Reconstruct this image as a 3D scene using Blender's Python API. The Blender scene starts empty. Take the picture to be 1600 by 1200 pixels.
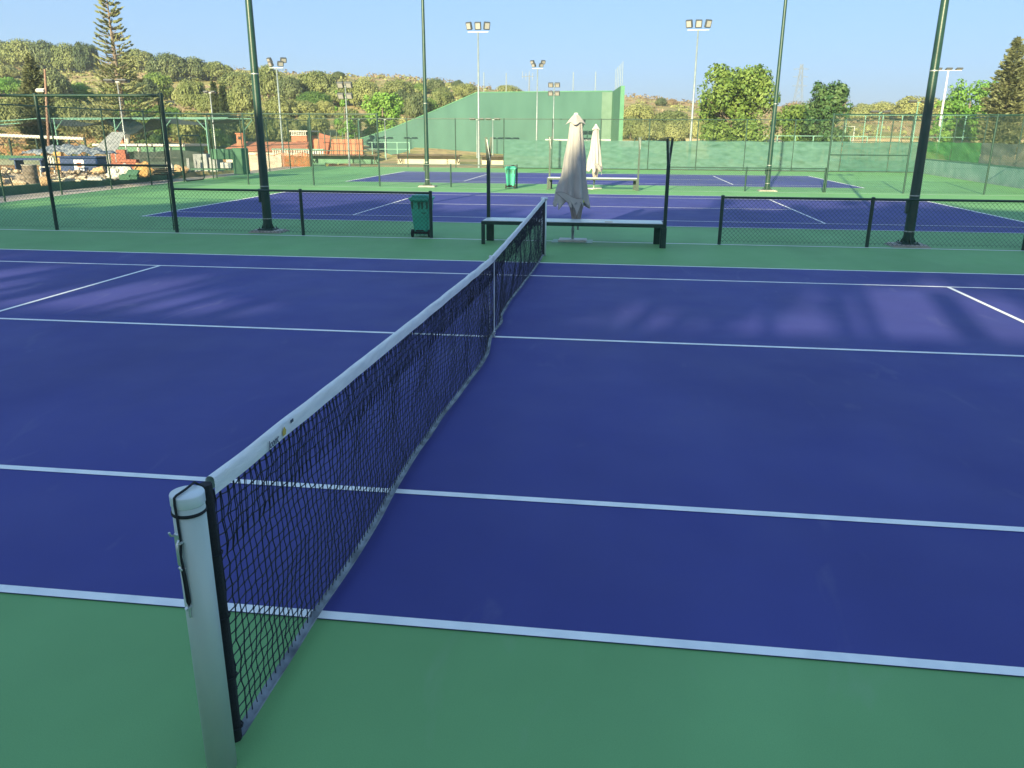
import bpy, math, random
from mathutils import Vector, Matrix, noise as mnoise
R = math.radians
rnd = random.Random(7)
S = bpy.context.scene
C = S.collection

# ------------------------------------------------------------------ camera
CAM = Vector((1.3197, -3.0677, 2.1771)); YAW, PITCH, ROLL, FPX = -.1267, .3056, .0056, 1235.467
fw = Vector((math.sin(YAW)*math.cos(PITCH), math.cos(YAW)*math.cos(PITCH), -math.sin(PITCH)))
r0 = Vector((math.cos(YAW), -math.sin(YAW), 0)); u0 = r0.cross(fw)
rt = r0*math.cos(ROLL)+u0*math.sin(ROLL); up = -r0*math.sin(ROLL)+u0*math.cos(ROLL)
cam = bpy.data.objects.new('camera', bpy.data.cameras.new('camera')); C.objects.link(cam)
cam.matrix_world = Matrix(((rt.x, up.x, -fw.x, CAM.x), (rt.y, up.y, -fw.y, CAM.y), (rt.z, up.z, -fw.z, CAM.z), (0, 0, 0, 1)))
cam.data.sensor_width = 36; cam.data.lens = FPX/1600*36; cam.data.clip_start = .05; cam.data.clip_end = 6000
S.camera = cam
def ray(px, py): return fw+rt*((px-800)/FPX)-up*((py-600)/FPX)
def at(px, py, Y):
    d = ray(px, py); return CAM+d*((Y-CAM.y)/d.y)
def at_x(px, py, X):
    d = ray(px, py); return CAM+d*((X-CAM.x)/d.x)
def at_z(px, py, z=0.):
    d = ray(px, py); return CAM+d*((z-CAM.z)/d.z)
def depth(p): return (Vector(p)-CAM).dot(fw)
def px2m(n, p): return n*depth(p)/FPX

# ------------------------------------------------------------------ materials
def mat(name, c, c2=None, rough=.6, metal=0., scale=4., bump=0., bscale=60., detail=4., spec=.5, alpha=1., thr=(.35, .65), stretch=None, rand=0., trans=0.):
    m = bpy.data.materials.new(name); m.use_nodes = True
    nt = m.node_tree; N = nt.nodes; L = nt.links; b = N['Principled BSDF']
    b.inputs['Roughness'].default_value = rough; b.inputs['Metallic'].default_value = metal
    b.inputs['Specular IOR Level'].default_value = spec
    tc = N.new('ShaderNodeTexCoord'); vec = tc.outputs['Object']
    if stretch:
        mp = N.new('ShaderNodeMapping'); mp.inputs['Scale'].default_value = stretch; L.new(vec, mp.inputs[0]); vec = mp.outputs[0]
    col = None
    if c2:
        n = N.new('ShaderNodeTexNoise'); n.inputs['Scale'].default_value = scale; n.inputs['Detail'].default_value = detail
        L.new(vec, n.inputs['Vector'])
        r = N.new('ShaderNodeValToRGB'); r.color_ramp.elements[0].position, r.color_ramp.elements[1].position = thr
        r.color_ramp.elements[0].color = (*c, 1); r.color_ramp.elements[1].color = (*c2, 1)
        L.new(n.outputs['Fac'], r.inputs[0]); col = r.outputs[0]
    if rand:
        oi = N.new('ShaderNodeObjectInfo'); h = N.new('ShaderNodeHueSaturation')
        mr = N.new('ShaderNodeMapRange'); mr.inputs[3].default_value = 1-rand; mr.inputs[4].default_value = 1+rand
        L.new(oi.outputs['Random'], mr.inputs[0]); L.new(mr.outputs[0], h.inputs['Value'])
        mr2 = N.new('ShaderNodeMapRange'); mr2.inputs[3].default_value = .5+rand*.08; mr2.inputs[4].default_value = .5-rand*.08
        L.new(oi.outputs['Random'], mr2.inputs[0]); L.new(mr2.outputs[0], h.inputs['Hue'])
        if col: L.new(col, h.inputs['Color'])
        else: h.inputs['Color'].default_value = (*c, 1)
        col = h.outputs[0]
    if col: L.new(col, b.inputs['Base Color'])
    else: b.inputs['Base Color'].default_value = (*c, 1)
    if bump:
        n2 = N.new('ShaderNodeTexNoise'); n2.inputs['Scale'].default_value = bscale; n2.inputs['Detail'].default_value = 3
        L.new(vec, n2.inputs['Vector'])
        bp = N.new('ShaderNodeBump'); bp.inputs['Strength'].default_value = bump; bp.inputs['Distance'].default_value = .02
        L.new(n2.outputs['Fac'], bp.inputs['Height']); L.new(bp.outputs[0], b.inputs['Normal'])
    out = N['Material Output']; sh = b.outputs[0]
    if trans:
        t = N.new('ShaderNodeBsdfTranslucent'); mx = N.new('ShaderNodeMixShader'); mx.inputs[0].default_value = trans
        if col: L.new(col, t.inputs[0])
        else: t.inputs[0].default_value = (*c, 1)
        L.new(sh, mx.inputs[1]); L.new(t.outputs[0], mx.inputs[2]); sh = mx.outputs[0]
    if alpha < 1:
        t = N.new('ShaderNodeBsdfTransparent'); mx = N.new('ShaderNodeMixShader'); mx.inputs[0].default_value = alpha
        L.new(t.outputs[0], mx.inputs[1]); L.new(sh, mx.inputs[2]); sh = mx.outputs[0]
    L.new(sh, out.inputs['Surface'])
    return m

def court_mat(name, c, rough):
    m = bpy.data.materials.new(name); m.use_nodes = True
    nt = m.node_tree; N = nt.nodes; L = nt.links; b = N['Principled BSDF']
    tc = N.new('ShaderNodeTexCoord')
    def nz(scale, detail=4, st=None, dist=0.):
        n = N.new('ShaderNodeTexNoise'); n.inputs['Scale'].default_value = scale; n.inputs['Detail'].default_value = detail; n.inputs['Distortion'].default_value = dist
        v = tc.outputs['Object']
        if st:
            mp = N.new('ShaderNodeMapping'); mp.inputs['Scale'].default_value = st; L.new(v, mp.inputs[0]); v = mp.outputs[0]
        L.new(v, n.inputs['Vector']); return n.outputs['Fac']
    def mr(s, a, bb, lo=.3, hi=.7):
        r = N.new('ShaderNodeMapRange'); r.inputs[1].default_value = lo; r.inputs[2].default_value = hi; r.inputs[3].default_value = a; r.inputs[4].default_value = bb
        L.new(s, r.inputs[0]); return r.outputs[0]
    def mul(a, bb):
        k = N.new('ShaderNodeMath'); k.operation = 'MULTIPLY'; L.new(a, k.inputs[0]); L.new(bb, k.inputs[1]); return k.outputs[0]
    v = mul(mul(mr(nz(.35, 5), .91, 1.09), mr(nz(220, 2), .92, 1.08)), mul(mr(nz(.8, 6, (1, .22, 1), .6), .93, 1.07), mr(nz(3.5, 5), .98, 1.02)))
    mx = N.new('ShaderNodeMix'); mx.data_type = 'RGBA'; mx.blend_type = 'MULTIPLY'; mx.inputs[0].default_value = 1
    mx.inputs[6].default_value = (*c, 1); L.new(v, mx.inputs[7])
    # sparse pale scuffs left by balls and shoes
    sc = mr(nz(2.2, 8, (1, .3, 1), 1.5), 0, .06, .64, .74)
    m2 = N.new('ShaderNodeMix'); m2.data_type = 'RGBA'; L.new(sc, m2.inputs[0]); L.new(mx.outputs[2], m2.inputs[6]); m2.inputs[7].default_value = (.45, .46, .5, 1)
    L.new(m2.outputs[2], b.inputs['Base Color'])
    L.new(mr(nz(1.2, 5), rough-.05, rough+.06), b.inputs['Roughness'])
    b.inputs['Specular IOR Level'].default_value = .33
    bp = N.new('ShaderNodeBump'); bp.inputs['Strength'].default_value = .25; bp.inputs['Distance'].default_value = .003
    L.new(nz(420, 2), bp.inputs['Height']); L.new(bp.outputs[0], b.inputs['Normal'])
    return m

M = dict(
    court_green=court_mat('court_green', (.152, .362, .140), .68),
    court_blue=court_mat('court_blue', (.042, .047, .230), .64),
    line=mat('line_paint', (.88, .89, .90), (.72, .75, .79), .6, scale=5, detail=9, thr=(.42, .72), bump=.1, bscale=300),
    seam=mat('seam_paint', (.42, .58, .52), (.55, .68, .62), .7, scale=6),
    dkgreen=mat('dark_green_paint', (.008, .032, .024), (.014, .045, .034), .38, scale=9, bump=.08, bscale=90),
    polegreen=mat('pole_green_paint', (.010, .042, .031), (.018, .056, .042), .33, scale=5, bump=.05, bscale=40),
    wire=mat('coated_wire', (.012, .045, .034), (.02, .06, .046), .45, scale=3),
    conc=mat('concrete', (.30, .28, .26), (.42, .40, .37), .85, scale=5, bump=.4, bscale=30),
    path=mat('path_concrete', (.36, .31, .27), (.47, .42, .37), .9, scale=2.5, bump=.3, bscale=40),
    kerb=mat('pale_kerb', (.62, .60, .55), (.5, .48, .44), .85, scale=4),
    steel=mat('galvanised_steel', (.34, .38, .38), (.45, .48, .48), .45, .5, scale=7),
    alu=mat('post_aluminium', (.43, .51, .47), (.49, .57, .53), .45, .15, scale=5, stretch=(1, 1, .15), bump=.03, bscale=80),
    cap=mat('cap_metal', (.70, .75, .78), (.62, .68, .73), .4, .15, scale=14),
    chrome=mat('chrome', (.6, .62, .62), None, .3, .7),
    black=mat('black_rope', (.006, .008, .012), (.014, .016, .022), .75, scale=90, bump=.4, bscale=300),
    cord=mat('net_cord', (.007, .010, .020), (.012, .016, .030), .7, scale=40),
    tape=mat('white_canvas', (.78, .80, .83), (.88, .89, .90), .85, scale=7, stretch=(6, 1, 8), bump=.5, bscale=45),
    hem=mat('grey_hem', (.10, .12, .14), (.30, .34, .38), .85, scale=9),
    whitestrap=mat('white_strap', (.72, .74, .76), None, .8),
    ink=mat('dark_ink', (.03, .05, .09), None, .7),
    yellow=mat('yellow_print', (.55, .42, .08), None, .7),
    lime=mat('lime_print', (.55, .56, .06), None, .7),
    seat=mat('seat_coating', (.50, .60, .64), (.62, .70, .70), .3, scale=1.6, detail=6, bump=.05, bscale=60),
    seatgreen=mat('seat_green', (.10, .26, .17), (.16, .34, .23), .45, scale=3),
    rust=mat('scuffed_patch', (.50, .36, .20), (.6, .5, .34), .5, scale=12),
    canvas=mat('parasol_canvas', (.42, .40, .39), (.48, .46, .445), .9, scale=3, bump=.3, bscale=200, trans=.18),
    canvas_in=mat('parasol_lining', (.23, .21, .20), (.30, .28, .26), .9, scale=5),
    binm=mat('bin_plastic', (.045, .36, .25), (.06, .41, .29), .42, scale=3, bump=.05, bscale=80),
    rubber=mat('black_rubber', (.012, .012, .013), None, .7),
    lens=mat('lamp_glass', (.26, .26, .26), (.34, .33, .32), .25, scale=30),
    lamphouse=mat('lamp_housing', (.05, .06, .07), None, .5),
    whiteplast=mat('white_plastic', (.58, .58, .56), (.46, .46, .45), .5, scale=4),
    fronton=mat('fronton_paint', (.028, .100, .084), (.043, .130, .108), .75, scale=.5, detail=9, stretch=(1, 1, .35), bump=.15, bscale=6),
    frontonside=mat('fronton_side_paint', (.06, .19, .115), (.075, .22, .13), .75, scale=1),
    pilaster=mat('pilaster_render', (.09, .165, .125), (.11, .19, .15), .8, scale=1.5),
    lowwall=mat('green_wall_paint', (.085, .20, .135), (.12, .25, .17), .8, scale=2, bump=.2, bscale=20),
    sidewall=mat('aged_green_wall', (.19, .36, .30), (.30, .46, .40), .85, scale=1.2, detail=8, bump=.25, bscale=12),
    curb=mat('dark_green_curb', (.04, .12, .075), (.06, .155, .10), .8, scale=3),
    screen=mat('windscreen_pale', (.042, .118, .100), (.060, .145, .126), .8, scale=2.4, detail=7, stretch=(1, 1, 2.6), alpha=.9, bump=.5, bscale=4),
    screen2=mat('windscreen_teal', (.020, .092, .08), (.03, .115, .098), .8, scale=3, stretch=(1, 1, 4), alpha=.9),
    screen3=mat('windscreen_bright', (.06, .26, .07), (.085, .31, .09), .8, scale=3, alpha=.86),
    screen4=mat('windscreen_grey', (.14, .175, .145), (.19, .225, .19), .85, scale=2, alpha=.88),
    shade=mat('shade_cloth', (.028, .045, .042), (.05, .07, .065), .9, scale=3, alpha=.93),
    palegreen=mat('pale_green_paint', (.11, .27, .22), (.15, .32, .26), .55, scale=6),
    terra=mat('terracotta_render', (.46, .175, .10), (.54, .22, .13), .85, scale=1.4, detail=6, bump=.2, bscale=14),
    beige=mat('beige_render', (.46, .43, .33), (.56, .52, .41), .85, scale=1.5, detail=7, bump=.2, bscale=14),
    brown=mat('brown_timber', (.06, .045, .035), (.10, .075, .055), .8, scale=6, stretch=(1, 6, 6)),
    white=mat('white_render', (.70, .68, .63), (.60, .58, .53), .8, scale=3),
    dirt=mat('yard_dirt', (.22, .16, .11), (.34, .26, .18), .95, scale=2, bump=.6, bscale=12),
    orangenet=mat('orange_netting', (.75, .20, .055), (.85, .30, .10), .7, scale=10, alpha=.9, trans=.15),
    sheet=mat('pale_sheet', (.72, .60, .50), (.80, .70, .62), .8, scale=3, trans=.15),
    blue=mat('blue_plastic', (.012, .035, .12), (.02, .05, .16), .45, scale=5),
    tarp=mat('grey_blue_tarp', (.08, .11, .16), (.24, .27, .31), .5, scale=7, thr=(.42, .58), bump=.8, bscale=8),
    barrelm=mat('barrel_rust', (.10, .085, .075), (.26, .22, .19), .75, .2, scale=8, detail=8),
    wood=mat('cut_wood', (.42, .27, .15), (.62, .44, .27), .8, scale=9, stretch=(1, 4, 4)),
    debris=mat('mixed_debris', (.12, .085, .06), (.55, .46, .36), .9, scale=5.5, thr=(.46, .54), bump=.5, bscale=20),
    stone=mat('rubble_stone', (.40, .31, .22), (.60, .50, .38), .9, scale=5, bump=.5, bscale=14),
    greym=mat('grey_sheet', (.20, .22, .24), (.30, .32, .34), .7, scale=4),
    redbrick=mat('brick_red', (.28, .09, .06), (.38, .14, .09), .85, scale=8),
    sack=mat('tan_sack', (.46, .27, .10), (.58, .36, .15), .85, scale=6, bump=.5, bscale=20),
    bark=mat('bark', (.13, .10, .075), (.22, .18, .14), .9, scale=6, stretch=(3, 3, .7), bump=.5, bscale=20),
    greymast=mat('mast_steel', (.20, .25, .27), (.27, .32, .33), .5, .3, scale=6),
    pylon=mat('pylon_steel', (.17, .20, .24), None, .6),
    reddirt=mat('iron_pole', (.17, .10, .075), (.24, .15, .115), .7, scale=5),
)
def leafmat(n, a, b, rand=.16, tr=.22): return mat(n, a, b, .55, scale=1.3, detail=3, rand=rand, spec=.3, trans=tr, thr=(.38, .62))
LM = dict(
    olive=leafmat('leaf_olive', (0.15, 0.19, 0.065), (0.225, 0.255, 0.1)),
    dark=leafmat('leaf_dark', (0.065, 0.1, 0.045), (0.125, 0.16, 0.07)),
    yellow=leafmat('leaf_yellow', (0.205, 0.235, 0.085), (0.285, 0.305, 0.125)),
    bright=leafmat('leaf_bright', (0.12, 0.27, 0.04), (0.21, 0.35, 0.075)),
    fresh=leafmat('leaf_fresh', (0.085, 0.165, 0.036), (0.165, 0.245, 0.06)),
    deep=leafmat('leaf_deep', (0.055, 0.125, 0.042), (0.12, 0.19, 0.065)),
    conifer=leafmat('leaf_conifer', (.12, .145, .07), (.20, .215, .105)),
    pine=leafmat('leaf_pine', (0.155, 0.18, 0.085), (0.27, 0.285, 0.135)),
    dry=leafmat('leaf_dry', (.21, .165, .105), (.28, .22, .13)),
)

# ------------------------------------------------------------------ mesh builder
class MB:
    def __init__(s): s.v = []; s.f = []; s.sm = []
    def add(s, vs, fs, smooth=False):
        o = len(s.v); s.v += [tuple(p) for p in vs]; s.f += [tuple(i+o for i in f) for f in fs]; s.sm += [smooth]*len(fs); return s
    def box(s, c, d, rz=0., rx=0., ry=0., bev=0.):
        m = Matrix.Translation(c) @ Matrix.Rotation(rz, 4, 'Z') @ Matrix.Rotation(ry, 4, 'Y') @ Matrix.Rotation(rx, 4, 'X')
        x, y, z = d[0]/2, d[1]/2, d[2]/2
        if not bev:
            vs = [m @ Vector((a*x, b*y, e*z)) for e in (-1, 1) for a, b in ((-1, -1), (1, -1), (1, 1), (-1, 1))]
            return s.add(vs, [(3, 2, 1, 0), (4, 5, 6, 7), (0, 1, 5, 4), (1, 2, 6, 5), (2, 3, 7, 6), (3, 0, 4, 7)])
        k = min(bev, x*.9, y*.9, z*.9); rings = []
        for zz, ins in ((-z, k), (-z+k, 0), (z-k, 0), (z, k)):
            a, b = x-ins, y-ins; q = k if not ins else k*.4
            rings.append([(a, -b+q), (a, b-q), (a-q, b), (-a+q, b), (-a, b-q), (-a, -b+q), (-a+q, -b), (a-q, -b)] and [m @ Vector((p[0], p[1], zz)) for p in ((a, -b+q), (a, b-q), (a-q, b), (-a+q, b), (-a, b-q), (-a, -b+q), (-a+q, -b), (a-q, -b))])
        vs = sum(rings, []); fs = [tuple(range(7, -1, -1)), tuple(range(24, 32))]
        for i in range(3):
            for j in range(8): fs.append((i*8+j, i*8+(j+1) % 8, i*8+8+(j+1) % 8, i*8+8+j))
        return s.add(vs, fs)
    def tube(s, pts, r, n=8, cap=True, smooth=True, closed=False):
        pts = [Vector(p) for p in pts]; k = len(pts)
        rs = r if isinstance(r, (list, tuple)) else [r]*k
        vs = []; a = None
        for i, p in enumerate(pts):
            if closed: t = pts[(i+1) % k]-pts[i-1]
            else: t = pts[min(i+1, k-1)]-pts[max(i-1, 0)]
            t.normalize()
            if a is None:
                a = t.cross(Vector((0, 0, 1)))
                if a.length < .05: a = t.cross(Vector((0, 1, 0)))
            a = a-t*a.dot(t); a.normalize(); b = t.cross(a)
            for j in range(n):
                w = 2*math.pi*(j+.5)/n; vs.append(p+(a*math.cos(w)+b*math.sin(w))*rs[i])
        fs = []
        for i in range(k if closed else k-1):
            i2 = (i+1) % k
            for j in range(n): fs.append((i*n+j, i*n+(j+1) % n, i2*n+(j+1) % n, i2*n+j))
        s.add(vs, fs, smooth)
        if cap and not closed: s.add(vs[:n], [tuple(range(n-1, -1, -1))]); s.add(vs[-n:], [tuple(range(n))])
        return s
    def lathe(s, prof, c=(0, 0, 0), n=24, smooth=True):
        vs = [(c[0]+r*math.cos(2*math.pi*j/n), c[1]+r*math.sin(2*math.pi*j/n), c[2]+z) for r, z in prof for j in range(n)]
        fs = [(i*n+j, i*n+(j+1) % n, i*n+n+(j+1) % n, i*n+n+j) for i in range(len(prof)-1) for j in range(n)]
        return s.add(vs, fs, smooth)
    def prism(s, poly, d):
        n = len(poly); d = Vector(d); a = [Vector(p) for p in poly]; b = [p+d for p in a]
        return s.add(a+b, [tuple(range(n-1, -1, -1)), tuple(range(n, 2*n))]+[(i, (i+1) % n, n+(i+1) % n, n+i) for i in range(n)])
    def grid(s, fn, nu, nv, smooth=True):
        vs = [fn(i/nu, j/nv) for i in range(nu+1) for j in range(nv+1)]
        fs = [(i*(nv+1)+j, (i+1)*(nv+1)+j, (i+1)*(nv+1)+j+1, i*(nv+1)+j+1) for i in range(nu) for j in range(nv)]
        return s.add(vs, fs, smooth)
    def blob(s, c, r, seed=0, rough=.25, n=10):
        o = Vector((seed*3.7, seed*1.3, 0)); vs = []
        for i in range(n//2+1):
            for j in range(n):
                t = math.pi*i/(n//2); p = 2*math.pi*j/n
                d = Vector((math.sin(t)*math.cos(p), math.sin(t)*math.sin(p), math.cos(t)))
                k = 1+rough*2*(mnoise.noise(d*1.7+o))
                vs.append(Vector(c)+Vector((d.x*r[0], d.y*r[1], d.z*r[2]))*k)
        fs = [(i*n+j, i*n+(j+1) % n, i*n+n+(j+1) % n, i*n+n+j) for i in range(n//2) for j in range(n)]
        return s.add(vs, fs, False)
    def build(s, name, m, parent=None):
        me = bpy.data.meshes.new(name); me.from_pydata(s.v, [], s.f)
        if any(s.sm): me.polygons.foreach_set('use_smooth', s.sm)
        me.materials.append(m); me.update()
        o = bpy.data.objects.new(name, me); C.objects.link(o)
        if parent: o.parent = parent
        return o
def tag(o, label, cat, group=None, kind=None):
    if label: o['label'] = label
    if cat: o['category'] = cat
    if group: o['group'] = group
    if kind: o['kind'] = kind
    return o
def thing(name, label, cat, loc=(0, 0, 0), rz=0., group=None):
    o = bpy.data.objects.new(name, None); C.objects.link(o); o.empty_display_size = .2
    o.location = loc; o.rotation_euler = (0, 0, rz); return tag(o, label, cat, group)
def struct(name, mb, m):
    o = mb.build(name, m); o['kind'] = 'structure'; return o
def dup(root, loc, rz=0., label=None, scale=None):
    r = root.copy(); C.objects.link(r); r.location = loc; r.rotation_euler = (0, 0, rz)
    if label: r['label'] = label
    if scale: r.scale = scale
    for ch in list(root.children):
        c = ch.copy(); C.objects.link(c); c.parent = r
        for g in list(ch.children):
            d = g.copy(); C.objects.link(d); d.parent = c
    return r
def poly(pts, z): return MB().add([(x, y, z) for x, y in pts], [tuple(range(len(pts)))])
def ss(a, b, x):
    t = min(1, max(0, (x-a)/(b-a))); return t*t*(3-2*t)

# ------------------------------------------------------------------ terrain
RX = [(-420, 24), (-190, 24), (-143, 18.5), (-111, 17), (-95, 16.3), (-81, 15.6), (-51, 14.1), (-22, 11.4), (5, 9.7), (19, 8.5), (52, 7.2), (83, 7.6), (160, 8), (420, 9)]
def lerp_tab(t, x):
    if x <= t[0][0]: return t[0][1]
    for (a, b), (c, d) in zip(t, t[1:]):
        if x <= c: return b+(d-b)*(x-a)/(c-a)
    return t[-1][1]
def terrain(x, y):
    base = -.05
    yard = ss(-20.45, -20.65, x)*ss(44, 42, y)*ss(-2, 8, y)
    z = base+yard*.30
    z += -1.2*ss(-19.5, -22, x)*ss(42.5, 46, y)
    if yard > .5: z += .06*mnoise.noise(Vector((x*.4, y*.4, 0)))
    zr = lerp_tab(RX, x*180/max(y, 60) if y < 180 else x)
    yf = 58+ss(-45, 10, x)*30
    t = max(0., (y-yf)/(180-yf))
    if t > 0:
        s = t if t < 1 else 1
        prof = .62*s+.38*ss(0, 1, s)
        z += zr*prof+ (1.2 if x < -22 else 0)*ss(-22, -26, x)*ss(0, .2, s)
        z += .8*mnoise.noise(Vector((x*.035, y*.035, 3)))*ss(0, .3, s)
        if t > 1: z -= (y-180)*.06
    d = math.hypot(x, y)
    if d > 900: z = min(z, -2)
    return z
def on_terrain(px, py, lo=46.):
    d = ray(px, py); d = d/d.y; y = lo-CAM.y
    while y < 330:
        p = CAM+d*y
        if p.z <= terrain(p.x, p.y): return p
        y += .5
    p = CAM+d*150; p.z = terrain(p.x, p.y); return p
def terrain_mesh():
    ys = [-900, -400, -150, -60, -20]+[i*2. for i in range(-5, 101)]+[205, 215, 230, 250, 290, 350, 500, 900, 2500]
    xs = [-2500, -900, -500, -350, -280, -240]+[i*2.5 for i in range(-84, -8)]+[-20.66, -20.45, -20.0]+[-17.5+2.5*i for i in range(0, 68)]+[160, 175, 200, 240, 300, 420, 900, 2500]
    mb = MB(); n = len(xs)
    mb.v = [(x, y, terrain(x, y)) for y in ys for x in xs]
    for j in range(len(ys)-1):
        for i in range(n-1): mb.f.append((j*n+i, j*n+i+1, j*n+n+i+1, j*n+n+i)); mb.sm.append(True)
    return mb
def terrain_mat():
    m = bpy.data.materials.new('dry_ground'); m.use_nodes = True
    nt = m.node_tree; N = nt.nodes; L = nt.links; b = N['Principled BSDF']; b.inputs['Roughness'].default_value = .95; b.inputs['Specular IOR Level'].default_value = .1
    g = N.new('ShaderNodeNewGeometry')
    def nz(s, d=6):
        n = N.new('ShaderNodeTexNoise'); n.inputs['Scale'].default_value = s; n.inputs['Detail'].default_value = d; L.new(g.outputs['Position'], n.inputs['Vector']); return n.outputs['Fac']
    def ramp(f, st):
        r = N.new('ShaderNodeValToRGB'); e = r.color_ramp.elements
        while len(e) < len(st): e.new(.5)
        for k, (p, c) in zip(e, st): k.position = p; k.color = (*c, 1)
        L.new(f, r.inputs[0]); return r.outputs[0]
    def mix(f, a, bb):
        x = N.new('ShaderNodeMix'); x.data_type = 'RGBA'; L.new(f, x.inputs[0]); L.new(a, x.inputs[6]); L.new(bb, x.inputs[7]); return x.outputs[2]
    grass = ramp(nz(.13, 9), [(.34, (.36, .26, .16)), (.46, (.38, .30, .16)), (.54, (.29, .26, .115)), (.66, (.20, .21, .08))])
    dirt = ramp(nz(.5), [(.3, (.46, .235, .095)), (.7, (.60, .36, .17))])
    sx = N.new('ShaderNodeSeparateXYZ'); L.new(g.outputs['Position'], sx.inputs[0])
    def mr(s, lo, hi):
        r = N.new('ShaderNodeMapRange'); r.inputs[1].default_value = lo; r.inputs[2].default_value = hi; L.new(s, r.inputs[0]); return r.outputs[0]
    def mul(a, bb):
        k = N.new('ShaderNodeMath'); k.operation = 'MULTIPLY'; L.new(a, k.inputs[0]); L.new(bb, k.inputs[1]); return k.outputs[0]
    L.new(mix(mul(mul(mr(sx.outputs[0], -24, -27), mr(sx.outputs[1], 80, 70)), mr(nz(.12, 3), .36, .46)), grass, dirt), b.inputs['Base Color'])
    bp = N.new('ShaderNodeBump'); bp.inputs['Strength'].default_value = .8; bp.inputs['Distance'].default_value = .6
    L.new(nz(.9, 8), bp.inputs['Height']); L.new(bp.outputs[0], b.inputs['Normal'])
    return m
struct('ground', terrain_mesh(), terrain_mat())

# ------------------------------------------------------------------ courts
CY = [(0., 0.), (.39, 17.31), (.32, 34.47)]
struct('court_surface', poly([(-18.2, -9), (18.6, -9), (19.0, 33), (20.2, 51.8), (-19.95, 51.8), (-19.3, 44), (-18.75, 28.5), (-18.25, 20.5)], 0), M['court_green'])
struct('path', poly([(-20.3, 4), (-18.3, 4), (-18.25, 20.5), (-18.75, 28.5), (-19.3, 44), (-19.9, 51.8), (-21.4, 51.8), (-20.9, 44), (-20.3, 30)], -.006), M['path'])
k = MB()
pp = [(-18.2, 4), (-18.25, 20.5), (-18.75, 28.5), (-19.3, 44), (-19.95, 51.8)]
for a, b in zip(pp, pp[1:]): k.add([(a[0]-.10, a[1], .004), (a[0]+.0, a[1], .004), (b[0]+.0, b[1], .004), (b[0]-.10, b[1], .004)], [(0, 1, 2, 3)])
k.add([(-19.85, 51.78, .004), (-9, 51.78, .004), (-9, 51.9, .004), (-19.85, 51.9, .004)], [(0, 1, 2, 3)])
struct('court_edge_strip', k, M['kerb'])
for cx, cy in CY:
    struct('playing_surface', poly([(cx-11.885, cy), (cx+11.885, cy), (cx+11.885, cy+10.97), (cx-11.885, cy+10.97)], .004), M['court_blue'])
    k = MB()
    def ln(x0, x1, y0, y1): k.add([(cx+x0, cy+y0, .008), (cx+x1, cy+y0, .008), (cx+x1, cy+y1, .008), (cx+x0, cy+y1, .008)], [(0, 1, 2, 3)])
    B = 11.885; w = .062
    for y0, y1 in ((0, w), (1.37, 1.37+w), (9.6-w, 9.6), (10.97-w, 10.97)): ln(-B+.1, B-.1, y0, y1)
    for sg in (-1, 1):
        ln(min(sg*B, sg*(B-.1)), max(sg*B, sg*(B-.1)), 0, 10.97)
        ln(min(sg*6.4, sg*(6.4-w)), max(sg*6.4, sg*(6.4-w)), 1.37+w, 9.6-w)
        ln(min(sg*(B-.1), sg*(B-.22)), max(sg*(B-.1), sg*(B-.22)), 5.485-w/2, 5.485+w/2)
    ln(-6.4+w, 6.4-w, 5.485-w/2, 5.485+w/2)
    struct('court_lines', k, M['line'])
k = MB()
for a, b, w in ((at_z(-300, 348), at_z(1750, 395.5), .065), (Vector((-18.5, 30.72, 0)), Vector((18.9, 30.95, 0)), .05)):
    y0 = 13.98 if w > .06 else 30.75
    k.add([(-18.2, y0-.1, .004), (18.6, y0+.12, .004), (18.6, y0+.12+w, .004), (-18.2, y0-.1+w, .004)], [(0, 1, 2, 3)])
struct('seam_strip', k, M['line'])

# ------------------------------------------------------------------ tennis net
net = thing('tennis_net', 'long black cord tennis net with white canvas headband across the near blue court', 'tennis net', (0, 5.485, 0))
NY0, NY1 = -.80, 11.84
def ztop(y): return .905+.165*(abs(y-5.485)/6.33)**1.12
def nwave(y): return mnoise.noise(Vector((y*1.3, 5.2, 0)))*.03
def hemx(y): return .075*math.exp(-((y-4.3)/.85)**2)-.06*math.exp(-((y-7.3)/1.7)**2)+.04*math.exp(-((y-6.05)/.25)**2)+mnoise.noise(Vector((y*.8, 1, 0)))*.03+.03*ss(1.5, -.5, y)*0
def netp(y, v):
    zt = ztop(y)-.05; zb = .025+.012*(1+mnoise.noise(Vector((y*2, 9, 0))))
    e = min(1, (y-NY0)*1.5)*min(1, (NY1-y)*1.5)
    st = 1-math.exp(-((y-5.485)/.16)**2)*.85
    x = hemx(y)*st*e*v**1.4+nwave(y)*math.sin(math.pi*v)*e+.028*mnoise.noise(Vector((y*2.2, v*2.5, 2)))*e*math.sin(math.pi*v)
    return Vector((x, y-5.485+.01*mnoise.noise(Vector((y*4, v*6, 7))), zt+(zb-zt)*v))
cols, rows = 280, 22
J = [[None]*(rows+1) for _ in range(cols+1)]
for i in range(cols+1):
    for j in range(rows+1):
        p = netp(NY0+(NY1-NY0)*i/cols, j/rows)
        a = .0042 if 0 < j < rows else .002
        J[i][j] = p+Vector((rnd.uniform(-a, a), rnd.uniform(-a, a), rnd.uniform(-a, a)))
nm = MB(); dm = MB()
for i in range(cols+1): nm.tube(J[i], .0026, 4, False)
for j in range(1, rows): nm.tube([J[i][j] for i in range(cols+1)], .0024, 4, False)
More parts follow.
